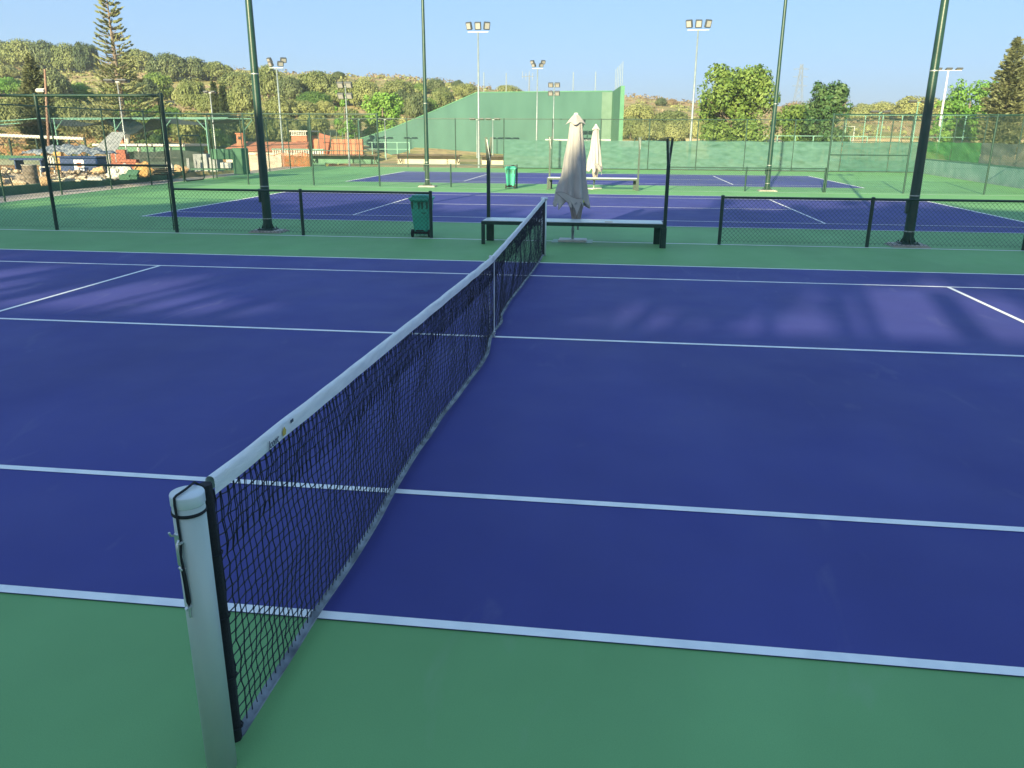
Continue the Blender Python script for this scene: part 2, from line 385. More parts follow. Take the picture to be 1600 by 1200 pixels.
for i in range(cols+1):
    for j in range(1, rows):
        p = J[i][j]; q = .0062
        nm.add([p+Vector(d)*q for d in ((1, 0, 0), (-1, 0, 0), (0, 1, 0), (0, -1, 0), (0, 0, 1), (0, 0, -1))],
               [(0, 2, 4), (2, 1, 4), (1, 3, 4), (3, 0, 4), (2, 0, 5), (1, 2, 5), (3, 1, 5), (0, 3, 5)])
# the doubled upper rows
for i in range(cols+1):
    o = Vector((.005, .0045*rnd.uniform(.2, 1), 0)); nm.tube([J[i][j]+o*(math.sin(math.pi*min(1, j/6)) if j < 6 else 0)+Vector((.002, rnd.uniform(-.002, .002), 0)) for j in range(0, 7)], .0019, 4, False)
nm.build('net_mesh', M['cord'], net)
# headband: folded canvas with wrinkles
def hb(u, v):
    y = NY0+.03+(NY1-NY0-.05)*u; w = 2*math.pi*0
    zt = ztop(y); a = [(-.016, -.062), (-.017, -.03), (-.014, -.006), (-.006, .003), (.006, .003), (.014, -.006), (.017, -.03), (.016, -.062)]
    t = v*7; i = min(6, int(t)); f = t-i; x = a[i][0]*(1-f)+a[i+1][0]*f; z = a[i][1]*(1-f)+a[i+1][1]*f
    n = mnoise.noise(Vector((y*9, v*5, 0)))*.004+mnoise.noise(Vector((y*24, v*3, 4)))*.003
    return Vector((x+n, y-5.485, zt+z+n*.8+mnoise.noise(Vector((y*3, 0, 8)))*.006))
band = MB().grid(hb, 420, 14).build('headband', M['tape'], net)
# side bands, hem, cable, strap
for y in (NY0, NY1):
    MB().tube([(0, y-5.485, .02), (.004, y-5.485, .5), (0, y-5.485, ztop(y)-.01)], .022, 8).build('side_band', M['black'], net)
hm = MB()
def hf(u, v):
    y = NY0+(NY1-NY0)*u; p = netp(y, 1.); w = (v-.5)
    return p+Vector((.045*(v-.25), 0, -.018+.035*abs(w)*1.2))
hm.grid(hf, 260, 4); hm.build('bottom_hem', M['hem'], net)
# printed mark on the headband
def text(name, s, size, m, parent, mtx, ext=.0006, shear=0.):
    cu = bpy.data.curves.new(name, 'FONT'); cu.body = s; cu.size = size; cu.extrude = ext; cu.shear = shear; cu.resolution_u = 3
    t = bpy.data.objects.new(name, cu); C.objects.link(t); dg = bpy.context.evaluated_depsgraph_get()
    me = bpy.data.meshes.new_from_object(t.evaluated_get(dg)); bpy.data.objects.remove(t); bpy.data.curves.remove(cu)
    me.materials.clear(); me.materials.append(m); o = bpy.data.objects.new(name, me); C.objects.link(o); o.parent = parent; o.matrix_local = mtx; return o
yl = -.36
sl = math.atan2(ztop(yl+.1)-ztop(yl), .1)
tm = Matrix.Translation((.0235, yl-5.485, ztop(yl)-.052)) @ Matrix.Rotation(sl, 4, 'X') @ Matrix.Rotation(R(90), 4, 'Z') @ Matrix.Rotation(R(90), 4, 'X')
text('brand_lettering', 'Jcont', .046, M['ink'], band, tm, shear=.25)
fl = MB(); by = yl+.155
fl.prism([(.0225, by-5.485-.014, ztop(by)-.046), (.0225, by-5.485+.014, ztop(by)-.046), (.0225, by-5.485+.02, ztop(by)-.03), (.0225, by-5.485+.004, ztop(by)-.010), (.0225, by-5.485-.012, ztop(by)-.026)], (.0012, 0, 0))
fl.build('flame_emblem', M['yellow'], band)
fl = MB(); by = yl+.235
for q in (0, .016): fl.box((.0215, by-5.485+q, ztop(by)-.013), (.0015, .011, .013))
fl.build('printed_mark', M['ink'], band)
stp = MB(); stp.grid(lambda u, v: Vector((.026 if u < 2 else 0, 0, 0))+Vector((0, (v-.5)*.05, .006+(.905-.006)*u)), 12, 2)
stp.grid(lambda u, v: Vector((-.026, (v-.5)*.05, .006+(.905-.006)*u)), 12, 2)
stp.box((0, 0, .909), (.056, .05, .008)); stp.build('centre_strap', M['whitestrap'], net)
stk = MB().box((0, 0, .008), (.08, .06, .012)); stk.box((.03, .0, .05), (.02, .04, .03)); stk.build('strap_anchor', M['chrome'], net)
for z in (.08, .30, .55, .80): MB().tube([(.0+.03*math.cos(a), NY0-5.485+.03*math.sin(a), z) for a in [i*math.pi/5 for i in range(10)]], .003, 5, closed=True).build('lacing', M['black'], net)

post = thing('net_post', 'thick grey green metal net post closest to the camera with flat pale cap', 'net post', (0, -.914, 0), 0, 'tennis net posts')
MB().lathe([(.0, 0), (.051, 0), (.051, 1.05), (.0, 1.05)], n=40).build('post_tube', M['alu'], post)
MB().lathe([(.0515, 1.043), (.0535, 1.047), (.0535, 1.078), (.052, 1.083), (.0, 1.084)], n=40).build('cap', M['cap'], post)
MB().lathe([(.052, 1.012), (.0545, 1.014), (.0545, 1.022), (.052, 1.024)], n=32).build('cord_band', M['black'], post)
da = R(262); dx, dy = math.cos(da), math.sin(da)
def sf(a, r, z): return (r*math.cos(R(a)), r*math.sin(R(a)), z)
ro = MB().tube([(0, .10, ztop(-.75)-.012), (.0, .05, 1.094), (-.005, 0, 1.0905), sf(258, .045, 1.0905), sf(258, .056, 1.086), sf(258, .058, 1.06), sf(259, .056, 1.02), sf(261, .056, .93), sf(262, .066, .885), sf(263, .058, .80), sf(266, .057, .715), sf(262, .058, .703), sf(256, .057, .715), sf(255, .058, .80), sf(254, .060, .842)], .0042, 7)
ro.build('tension_rope', M['black'], post)
ck = MB().box(sf(248, .056, .905), (.022, .012, .115), R(248-270), bev=.004)
ck.tube([sf(246, .058, .955), sf(246, .075, .96), sf(247, .082, .975)], .004, 6)
ck.tube([sf(257, .060, .94), sf(260, .073, .93), sf(261, .075, .90), sf(259, .072, .86), sf(256, .060, .85)], .0045, 6)
ck.tube([sf(264, .050, .93), sf(266, .07, .935)], .005, 6)
ck.tube([sf(252, .050, .847), sf(252, .067, .842), sf(258, .067, .838), sf(258, .05, .835)], .005, 6)
ck.build('rope_cleat', M['chrome'], post)
hk = MB().tube([sf(261, .050, .695), sf(261, .066, .694), sf(261, .071, .70)], .006, 7); hk.tube([sf(258, .052, .69), sf(258, .054, .655)], .005, 6); hk.build('rope_hook', M['chrome'], post)
lr = MB().box((0, .054, .53), (.022, .012, 1.0)); lr.tube([(0, .066, .03), (0, .066, 1.03)], .0065, 6); lr.build('lacing_bar', M['black'], post)
post2 = thing('net_post', 'thin pale net post at the far end of the near net', 'net post', (0, 11.884, 0), 0, 'tennis net posts')
MB().lathe([(.0, 0), (.048, 0), (.048, 1.04), (.0, 1.04)], n=28).build('post_tube', M['cap'], post2)
MB().lathe([(.049, 1.03), (.066, 1.035), (.066, 1.07), (.0, 1.075)], n=28).build('cap', M['cap'], post2)
MB().box((0, -.05, .53), (.02, .012, 1.0)).build('lacing_bar', M['black'], post2)

# ------------------------------------------------------------------ fences
def chain(mb, A, B, z0, z1, pitch=.062, r=.0028):
    A = Vector((A[0], A[1], 0)); B = Vector((B[0], B[1], 0)); L = (B-A).length; d = (B-A)/L; nrm = Vector((-d.y, d.x, 0)); h = z1-z0; st = pitch*1.4142
    for sg in (1, -1):
        s0 = -h
        while s0 < L:
            # wire from (s0, z0) rising at 45 degrees, clipped to the panel
            a = max(0, s0); b = min(L, s0+h)
            if b-a > .02:
                za, zb = a-s0, b-s0
                if sg < 0: za, zb = h-za, h-zb
                p = A+d*a+Vector((0, 0, z0+za)); q = A+d*b+Vector((0, 0, z0+zb)); o = nrm*(r*sg*.9)
                t = (q-p).normalized(); n2 = t.cross(nrm)
                vs = [c+o+nrm*(r*ca)+n2*(r*cb) for c in (p, q) for ca, cb in ((1, 0), (-.5, .87), (-.5, -.87))]
                mb.add(vs, [(0, 1, 4, 3), (1, 2, 5, 4), (2, 0, 3, 5)])
            s0 += st
def fence(label, pts, h, z0=0., mid=(), low=False, pr=.032, group='chain link fences around the courts', mat_=None, wiremat=None, top=True, skip_first=False, pitch=.062, wr=.0028, midz=1.47, braces=True, skip=()):
    mat_ = mat_ or M['dkgreen']; wiremat = wiremat or M['wire']
    o = thing('chain_link_fence', label, 'fence', (pts[0][0], pts[0][1], 0), 0, group); ox = Vector((pts[0][0], pts[0][1], 0))
    P = [Vector((p[0], p[1], 0))-ox for p in pts]
    for i, p in enumerate(P):
        if i == 0 and skip_first: continue
        b = MB().tube([(p.x, p.y, z0), (p.x, p.y, h+.025)], pr, 10); b.lathe([(pr, h+.02), (pr*1.15, h+.025), (pr*1.0, h+.04), (0, h+.05)], (p.x, p.y, 0), 10)
        b.build('post', mat_, o)
    if top:
        for a, c in zip(P, P[1:]): MB().tube([(a.x, a.y, h), (c.x, c.y, h)], pr*.72, 8).build('rail', mat_, o)
    for i in mid: MB().tube([(P[i].x, P[i].y, midz), (P[i+1].x, P[i+1].y, midz)], pr*.62, 8).build('rail', mat_, o)
    w = MB()
    for i, (a, c) in enumerate(zip(P, P[1:])):
        if i in skip: continue
        chain(w, a, c, z0+.04, h, pitch, wr)
        for z in ([.08, .45, h-.05] if low else [z0+.08, h*.33, h*.66]): w.tube([(a.x, a.y, z), (c.x, c.y, z)], .002, 3, False)
    w.build('chain_link', wiremat, o)
    return o
Y1, Y2, Y3 = 14.12, 31.3, 51.7
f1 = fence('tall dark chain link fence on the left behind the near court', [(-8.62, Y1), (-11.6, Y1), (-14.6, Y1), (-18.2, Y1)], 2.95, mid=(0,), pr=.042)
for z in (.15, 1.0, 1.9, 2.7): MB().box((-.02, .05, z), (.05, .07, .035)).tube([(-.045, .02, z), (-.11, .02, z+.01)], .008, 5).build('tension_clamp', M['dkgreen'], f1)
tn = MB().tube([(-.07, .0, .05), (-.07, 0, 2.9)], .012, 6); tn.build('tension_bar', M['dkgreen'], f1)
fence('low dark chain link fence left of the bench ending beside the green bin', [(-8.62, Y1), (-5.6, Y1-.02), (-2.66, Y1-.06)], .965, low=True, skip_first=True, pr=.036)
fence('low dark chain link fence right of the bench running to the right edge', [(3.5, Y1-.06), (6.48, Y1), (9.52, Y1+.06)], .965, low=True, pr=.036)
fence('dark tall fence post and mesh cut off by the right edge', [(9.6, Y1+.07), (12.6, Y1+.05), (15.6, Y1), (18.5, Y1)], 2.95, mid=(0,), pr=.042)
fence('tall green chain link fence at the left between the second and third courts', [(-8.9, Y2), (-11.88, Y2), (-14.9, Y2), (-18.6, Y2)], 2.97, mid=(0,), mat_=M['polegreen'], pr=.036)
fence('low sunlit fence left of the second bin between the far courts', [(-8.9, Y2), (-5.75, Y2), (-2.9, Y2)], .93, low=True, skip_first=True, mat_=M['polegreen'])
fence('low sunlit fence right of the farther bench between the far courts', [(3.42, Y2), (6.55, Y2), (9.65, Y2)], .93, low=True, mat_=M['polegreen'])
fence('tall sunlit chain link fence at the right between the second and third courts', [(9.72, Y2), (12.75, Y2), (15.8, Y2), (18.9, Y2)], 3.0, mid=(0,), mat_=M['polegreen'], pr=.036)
# back fence with windscreens
bp_ = [at(488+74.8*i, 262, Y3) for i in range(13)]+[Vector((20.2, Y3, 0))]
bx = [(-19.8, Y3)]+[(p.x, Y3) for p in bp_ if p.x > -19.2 and p.x < 19.3]+[(20.2, Y3)]
bf = fence('long tall back fence with green windscreens behind the farthest court', bx, 3.16, mid=tuple(range(len(bx)-6, len(bx)-1)), mat_=M['polegreen'], midz=1.86, pitch=.09, wr=.0022, pr=.036)
for i in range(len(bx)-1):
    x0, x1 = bx[i][0], bx[i+1][0]
    pxm = 800
    if x0 < at(780, 262, Y3).x: continue
    tealy = x0 > at(1310, 262, Y3).x
    sd = i*1.7
    def wf(u, v, x0=x0, x1=x1, sd=sd):
        sag = .10*math.sin(math.pi*u)*(.35+.65*abs(mnoise.noise(Vector((sd, 0, 0)))))
        n = .06*mnoise.noise(Vector((u*3+sd, v*7+u*2.5, 1)))+.035*mnoise.noise(Vector((u*7+sd, v*12, 5)))
        return Vector((x0+.03+(x1-x0-.06)*u-bx[0][0], -.06+n*1.6, .06+(1.80-sag*v)*v))
    MB().grid(wf, 22, 20).build('windscreen', M['screen2'] if tealy else M['screen'], bf)
# left side fence with gate
lf = [(-18.32, 17.5), (-18.45, 21.0), (-18.6, 24.0), (-18.75, 27.2), (-18.65, 29.9), (-18.6, 32.5), (-18.62, 35.7), (-18.85, 39.3), (-19.2, 43.4), (-19.6, 47.5), (-19.8, 51.5)]
fence('long side fence along the concrete path left of the far courts', lf, 3.02, mid=(6, 7, 8, 9), mat_=M['polegreen'], pr=.03, midz=1.5, skip=(5,))
gt = thing('fence_gate', 'black framed mesh gate standing in the left side fence', 'gate', (-18.6, 32.5, 0))
gf = MB(); gw = 1.9
gf.tube([(0, .1, .10), (0, .1, 1.95), (-.0, .22, 2.05), (0, gw-.12, 2.05), (0, gw, 1.95), (0, gw, .10), (0, gw-.12, .03), (0, .22, .03)], .028, 8, closed=True)
gf.build('gate_frame', M['dkgreen'], gt)
w = MB(); chain(w, (0, .1), (0, gw), .05, 2.02); w.build('chain_link', M['wire'], gt)
MB().tube([(0, gw+.9, 0), (0, gw+.9, 3.0)], .03, 8).build('post', M['dkgreen'], gt)
MB().box((0, gw-.04, 1.0), (.05, .10, .16)).build('latch', M['dkgreen'], gt)
# right side wall with fence on it
sw = [(20.25, 51.5), (20.0, 46.5), (19.75, 42.0), (19.45, 37.5), (19.1, 33.0), (18.9, 28), (18.75, 22), (18.65, 14)]
wl = thing('side_wall', 'long low weathered green wall along the right side of the courts', 'wall', (20.25, 51.5, 0)); mb = MB()
for a, b in zip(sw, sw[1:]):
    mb.prism([(a[0]-20.25, a[1]-51.5, -.05), (b[0]-20.25, b[1]-51.5, -.05), (b[0]-20.25, b[1]-51.5, .85), (a[0]-20.25, a[1]-51.5, .85)], (.22, 0, 0))
mb.build('wall_face', M['sidewall'], wl)
mb = MB()
for a, b in zip(sw, sw[1:]):
    mb.prism([(a[0]-20.27, a[1]-51.5, .85), (b[0]-20.27, b[1]-51.5, .85), (b[0]-20.27, b[1]-51.5, .89), (a[0]-20.27, a[1]-51.5, .89)], (.26, 0, 0))
mb.build('coping', M['lowwall'], wl)
sfc = fence('tall fence with green and grey windscreens standing on the right side wall', [(x+.1, y) for x, y in sw], 3.15, z0=.89, mat_=M['polegreen'], pr=.032, pitch=.09)
for i, (a, b) in enumerate(zip(sw, sw[1:])):
    def wf(u, v, a=a, b=b, i=i):
        n = .05*mnoise.noise(Vector((u*3+i*3.3, v*3+u*2, 1)))
        return Vector((a[0]+(b[0]-a[0])*u-20.25-.06+n, a[1]+(b[1]-a[1])*u-51.5, .91+(.98+.05*mnoise.noise(Vector((u*3+i, 4, 0))))*v))
    MB().grid(wf, 20, 10).build('windscreen', M['screen3'] if i < 2 else M['screen4'], sfc)

# ------------------------------------------------------------------ flood poles beside the courts
def near_pole(x, y, label, h=10.5, side=-1, first=None):
    if first: return dup(first, (x, y, 0), 0, label)
    o = thing('floodlight_pole', label, 'floodlight pole', (x, y, 0), 0, 'green floodlight poles')
    MB().lathe([(.105, .05), (.098, .9), (.072, 5), (.052, h)], n=14, smooth=True).build('shaft', M['polegreen'], o)
    b = MB().box((0, 0, .035), (.66, .5, .035), bev=.01); b.box((.01, .02, .012), (.74, .58, .024)); b.build('base_slab', M['conc'], o)
    b = MB().box((0, 0, .068), (.36, .36, .028), bev=.006)
    for a in range(4):
        c, s = math.cos(a*math.pi/2), math.sin(a*math.pi/2)
        b.prism([Vector((c*.09-s*.006, s*.09+c*.006, .08)), Vector((c*.165-s*.006, s*.165+c*.006, .08)), Vector((c*.095-s*.006, s*.095+c*.006, .22))], (s*.012, -c*.012, 0))
    for sx in (-1, 1):
        for sy in (-1, 1): b.lathe([(.014, .08), (.014, .115), (0, .115)], (sx*.14, sy*.14, 0), 6)
    b.build('base_plate', M['polegreen'], o)
    MB().box((-.115, -.01, .82), (.06, .10, .30), bev=.008).build('junction_box', M['polegreen'], o)
    for z in (.30, 1.02, 3.4): MB().lathe([(.107-.006*z, z), (.107-.006*z, z+.02)], n=14).build('strap', M['steel'], o)
    MB().box((0, 0, h), (1.5, .07, .07)).build('crossarm', M['polegreen'], o)
    for xx in (-.6, 0, .6):
        b = MB().box((xx, -.12, h+.26), (.34, .16, .40), rx=R(-35), bev=.02); b.build('lamp_head', M['lamphouse'], o)
    return o
np0 = near_pole(-6.62, 14.55, 'dark green floodlight pole behind the low fence on the left')
near_pole(7.38, 14.45, 'dark green floodlight pole behind the low fence on the right', first=np0)
near_pole(-6.82, 31.45, 'sunlit floodlight pole between the far courts left of the parasols', first=np0)
near_pole(7.5, 31.7, 'sunlit floodlight pole between the far courts right of the parasols', first=np0)

# ------------------------------------------------------------------ benches
def bench(x, y, label, seatm):
    o = thing('court_bench', label, 'bench', (x, y, 0), 0, 'long benches with forked end posts')
    L = 1.86
    s = MB()
    for k_ in range(3):
        yy = -.20+.20*k_; s.box((0, yy, .475), (2*L-.06, .185, .03), bev=.006)
    s.build('seat', seatm, o)
    if seatm is M['seat']: MB().box((.75, -.19, .4915), (.16, .12, .003)).build('scuffed_patch', M['rust'], o)
    f = MB()
    for yy in (-.32, .32): f.box((0, yy, .44), (2*L, .035, .07))
    for xx in (-L+.02, -.6, .6, L-.02): f.box((xx, 0, .44), (.035, .60, .06))
    f.build('seat_frame', M['dkgreen'], o)
    for sx in (-1, 1):
        MB().box((sx*(L-.035), -.29, .20), (.07, .07, .40)).build('leg', M['dkgreen'], o)
        MB().box((sx*(L-.06)-sx*.03, .30, .20), (.16, .07, .40)).build('leg', M['dkgreen'], o)
        yb = .33 if sx < 0 else -.30
        xx = sx*(L-.05) if sx < 0 else L+.01
        u = MB().box((xx, yb, 1.02), (.07, .06, 1.24)); u.build('upright', M['dkgreen'], o)
        if sx > 0: MB().box((xx, yb-.0, .20), (.085, .085, .405)).build('leg', M['dkgreen'], o)
        a = MB()
        for q, m_ in ((-1, 0), (1, .05)): a.box((xx+q*.030, yb+m_, 1.87), (.05, .02, .50), ry=R(q*5))
        a.build('forked_bracket', M['dkgreen'], o)
        MB().box((xx+.01, yb-.025 if sx < 0 else yb+.03, 1.85), (.012, .03, .46), ry=R(-9 if sx < 0 else -5)).build('bracket_edge', M['steel'], o)
    return o
b1 = bench(.44, 13.60, 'long bench with whitish seat and tall forked posts behind the near net', M['seat'])
b2 = dup(b1, (.30, 30.95, 0), 0, 'pale sunlit bench between the two far courts behind the parasol')
for ch in b2.children:
    if ch.name.startswith('seat') and not ch.name.startswith('seat_frame'):
        pass
p = at_z(985, 264)
b3 = thing('backcourt_bench', 'green seat bench against the windscreen of the back fence', 'bench', (p.x, p.y, 0))
MB().box((-.95, 0, .48), (2.3, .40, .05), bev=.01).build('seat', M['seatgreen'], b3)
for xx in (-2.05, .1): MB().box((xx, 0, .23), (.07, .34, .45)).build('leg', M['polegreen'], b3)
MB().tube([(.16, .1, 0), (.2, .1, 2.0)], .04, 8).build('upright', M['polegreen'], b3)

# ------------------------------------------------------------------ parasols
def parasol(x, y, label, rz=0.):
    o = thing('closed_parasol', label, 'parasol', (x, y, 0), rz, 'closed beige parasols'); o.scale = (.94, .94, .965)
    ZT = 2.50
    N_ = 96
    def R_(z):
        t = (ZT-z)/1.66
        return .13+.10*t**.8+.16*t**1.8
    def body(u, v):
        th = 2*math.pi*v
        hem = .80+.13*math.cos(8*th)*.5+.10*mnoise.noise(Vector((math.cos(th)*2, math.sin(th)*2, 1)))+.10*(math.cos(th)<0)*0
        z = ZT+(hem-ZT)*u
        pl = .5+.5*math.cos(8*th+.8*math.sin(3*th)+1.2*u)
        t = u
        r = R_(max(z, .8))*(1-(.12+.45*t)*pl*.62)
        r *= 1+.19*mnoise.noise(Vector((math.cos(th)*2, math.sin(th)*2, z*1.4)))+.06*mnoise.noise(Vector((math.cos(th)*6, math.sin(th)*6, z*4)))
        tw = .5*t
        return Vector((r*1.08*math.cos(th+tw)-.05*t*t, r*.92*math.sin(th+tw), z))
    b = MB().grid(body, 44, N_).build('canopy', M['canvas'], o)
    def hemf(u, v):
        p = body(1-.012*u, v); return p*1.0+Vector((p.x*.02, p.y*.02, 0))
    MB().grid(hemf, 1, N_).build('hem_binding', M['canvas_in'], b)
    # a loose flap folded over the front
    def flap(u, v):
        w = .30*(1-u)+.02; cx_ = .02+.16*u
        return Vector((cx_+(v-.5)*w*1.9-.10, -.29-.05*math.sin(v*3.1)-.02*u, 1.02-.34*u-.10*(v-.5)+.04*math.sin(v*6)))
    MB().grid(flap, 10, 12).build('front_flap', M['canvas'], b)
    MB().tube([flap(1-i/10, 0)+Vector((0, -.004, 0)) for i in range(11)]+[flap(0, i/10)+Vector((0, -.004, 0)) for i in range(11)], .006, 5).build('flap_binding', M['canvas_in'], b)
    # vent cap: square cap with drooping corners
    def cap(u, v):
        th = 2*math.pi*v; k_ = abs(math.cos(2*th))
        r = (.045+.175*u)*(.74+.30*k_**3); z = 2.67-.16*u-.05*u*u*k_**3
        return Vector((r*math.cos(th), r*math.sin(th), z))
    MB().grid(cap, 8, 64).build('vent_cap', M['canvas'], o)
    MB().lathe([(.045, 2.60), (.048, 2.68), (.04, 2.70), (0, 2.705)], n=16).build('finial', M['whiteplast'], o)
    # inner lining bundle hanging lower
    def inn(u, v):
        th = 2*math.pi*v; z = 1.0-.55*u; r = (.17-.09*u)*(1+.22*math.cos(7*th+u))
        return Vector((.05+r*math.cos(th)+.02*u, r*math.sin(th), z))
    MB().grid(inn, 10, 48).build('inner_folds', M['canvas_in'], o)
    MB().tube([(0, 0, .03), (0, 0, 2.6)], .024, 12).build('pole', M['steel'], o)
    MB().tube([(.11, .05, .25), (.11, .05, 1.0)], .024, 10).build('crank_tube', M['steel'], o)
    MB().box((-.03, -.02, .38), (.05, .06, .07)).build('clamp', M['rubber'], o)
    MB().box((0, 0, .028), (.64, .44, .05), bev=.015).build('base_plate', M['conc'] if False else M['whiteplast'], o)
    MB().lathe([(.03, .05), (.03, .22), (.036, .22), (.036, .30), (.024, .31)], n=12).build('socket', M['steel'], o)
    tm = Matrix.Translation((-.02, -.345, .80)) @ Matrix.Rotation(R(-18), 4, 'Y') @ Matrix.Rotation(R(80), 4, 'X')
    text('printed_lettering', 'Len', .085, M['ink'], b, tm, shear=.3)
    d = MB(); q = [body(.86, .86+.0*i) for i in range(1)][0]
    c_ = Vector((q.x*1.05, q.y*1.05, .92)); nrm = Vector((q.x, q.y, .1)).normalized(); a1 = nrm.cross(Vector((0, 0, 1))).normalized(); a2 = a1.cross(nrm)
    d.prism([c_+a1*.075*math.cos(i*math.pi/8)+a2*.075*math.sin(i*math.pi/8) for i in range(16)], nrm*.004); d.build('printed_dot', M['lime'], b)
    return o
u1 = parasol(.43, 14.05, 'closed beige parasol in the shade on a white base plate behind the bench')
u2 = dup(u1, (.36, 31.4, 0), R(52), 'smaller looking sunlit closed parasol behind the farther bench')
pad = MB().box((.43, 14.03, .006), (.86, .60, .008)); tag(pad.build('base_mat', M['seatgreen']), 'thin green mat under the white parasol base', 'mat')

# ------------------------------------------------------------------ bins
def wheelie(x, y, label):
    o = thing('wheelie_bin', label, 'bin', (x, y, 0), 0, 'green wheelie bins'); o.scale = (.86, .86, .85)
    prof = [(.0, .155, .17), (.10, .185, .20), (.70, .235, .255), (.86, .245, .265), (.865, .265, .285), (.90, .265, .285)]
    vs = []
    for z, a, b_ in prof:
        q = .04
        for px_, py_ in ((a, -b_+q), (a, b_-q), (a-q, b_), (-a+q, b_), (-a, b_-q), (-a, -b_+q), (-a+q, -b_), (a-q, -b_)): vs.append((px_, py_, z+.06))
    fs = [(i*8+j, i*8+(j+1) % 8, i*8+8+(j+1) % 8, i*8+8+j) for i in range(len(prof)-1) for j in range(8)]+[tuple(range(7, -1, -1))]
    MB().add(vs, fs).build('body', M['binm'], o)
    l = MB().box((0, 0, .985), (.57, .60, .05), bev=.02); l.box((0, .02, 1.03), (.46, .48, .06), bev=.03)
    for xx in (-.22, .22): l.box((xx, -.31, .97), (.05, .06, .07))
    l.build('lid', M['binm'], o)
    h = MB().tube([(-.24, -.33, .955), (.24, -.33, .955)], .016, 8)
    h.build('handle', M['binm'], o)
    g = MB()
    for xx in (-.19, -.02, .07, .19): g.prism([(xx-.016, -.262, .72), (xx+.016, -.262, .72), (xx+.03, -.30, .90), (xx-.03, -.30, .90)], (0, .03, 0))
    g.build('rib', M['curb'], o)
    MB().box((.10, -.252, .62), (.09, .012, .022), rx=R(5)).build('embossed_badge', M['curb'], o)
    for sx in (-1, 1):
        w = MB(); w.tube([(sx*.20, -.19, .10), (sx*.245, -.19, .10)], .10, 20, smooth=True); w.build('wheel', M['rubber'], o)
    MB().tube([(-.20, -.19, .10), (.20, -.19, .10)], .016, 8).build('axle', M['rubber'], o)
    g = MB().box((0, -.20, .115), (.38, .06, .05)); g.box((-.02, -.225, .17), (.2, .012, .03)); g.build('axle_housing', M['rubber'], o)
    return o
w1 = wheelie(-2.93, 14.38, 'green wheelie bin in the shade at the end of the low fence')
w2 = dup(w1, (-3.12, 31.0, 0), R(3), 'pale green sunlit wheelie bin between the two far courts')

# ------------------------------------------------------------------ light masts in the distance
def mast(px, Y, ptop, pbase, label, kind, m=None, r=.075, zb=None, gap=1.):
    m = m or M['greymast']; b = at(pbase[0], pbase[1], Y); t = at(px, ptop, Y); z0 = terrain(b.x, Y) if zb is None else zb
    h = t.z-z0
    o = thing('light_mast', label, 'light mast', (t.x, Y, z0), 0, 'light masts around the courts')
    MB().lathe([(r*1.25, 0), (r, h*.3), (r*.6, h), (0, h)], n=10).build('shaft', m, o)
    def head(x, y, z, rx, rz_, w=.42, d=.16, hh=.48):
        q = MB().box((x, y, z), (w, d, hh), rz=rz_, rx=rx, bev=.03).build('lamp_head', M['lamphouse'], o)
        mm = Matrix.Translation((x, y, z)) @ Matrix.Rotation(rz_, 4, 'Z') @ Matrix.Rotation(rx, 4, 'X')
        g = MB().add([mm @ Vector((a*w*.36, -d/2-.006, b_*hh*.36)) for a, b_ in ((-1, -1), (1, -1), (1, 1), (-1, 1))], [(0, 1, 2, 3)]); g.build('lamp_glass', M['lens'], q)
    if kind == 'three':
        MB().box((0, 0, h), (1.35*gap, .08, .06)).build('crossarm', m, o)
        for xx, rz_ in ((-.58, R(-28)), (0, 0), (.58, R(28))): head(xx*gap, -.05, h+.36, R(18), rz_)
    elif kind == 'quad':
        for zz in (0, .85*gap): MB().box((0, 0, h-.3-zz), (1.2*gap, .06, .06)).build('crossarm', m, o)
        for xx in (-.36, .36):
            for zz in (0, .85): head(xx*gap, -.12, (h-.2-zz*gap), R(35), 0, .55*gap, .2, .5*gap)
    elif kind == 'vee':
        MB().box((0, 0, h), (1.0*gap, .07, .05)).build('crossarm', m, o)
        for sx in (-1, 1):
            for q in (0, 1): head(sx*(.35+.15*q)*gap, -.1+.2*q, h+.25+.25*q, R(25), R(35*sx), .42*gap, .18, .34*gap)
    elif kind == 'flat':
        MB().box((0, 0, h), (1.5*gap, .07, .05)).build('crossarm', m, o)
        for xx in (-.45, .45): head(xx*gap, -.05, h+.06, R(78), 0, .62*gap, .12, .5*gap)
    elif kind == 'flat3':
        MB().box((0, 0, h), (2.4*gap, .07, .05)).build('crossarm', m, o)
        for xx in (-.95, 0, .95): head(xx*gap, -.05, h+.12, R(75), 0, .6*gap, .14, .45*gap)
    return o
mast(747, 52.0, 50, (749, 262), 'tall three lamp mast rising before the left part of the green frontón wall', 'three')
mast(1091, 52.0, 47, (1076, 262), 'tall light mast with three lamps left of the big leafy tree', 'three')
mast(432, 53, 106, (446, 262), 'grey light mast with splayed lamps right of the near left pole', 'vee', gap=1.0)
mast(539, 54, 128, (545, 258), 'light mast with four stacked lamps in front of the narrow bright tree', 'quad', r=.06, gap=.85)
mast(840, 68, 107, (838, 240), 'slim light mast with two double lamps above the top of the green wall', 'vee', r=.07, gap=.9)
mast(866, 70, 129, (865, 240), 'light mast with four stacked lamps just above the green wall edge', 'quad', r=.06, gap=.8)
for px, lab in ((560, 'low floodlight with flat white heads left of the tall fence corner'), (601, 'low floodlight with flat heads before the bright bushy tree'), (745, 'low floodlight with white flat heads in front of the frontón wall'), (770, 'low floodlight with dark flat heads right of the mast before the frontón')):
    mast(px, 76.5, 187, (px, 245), lab, 'flat', r=.05, gap=.95, m=M['palegreen'] if px < 600 else None)
mast(183, 46, 128, (189, 250), 'slim lamp post with two white heads in front of the tall tiered pine', 'flat', r=.05, m=M['steel'], gap=1.0)
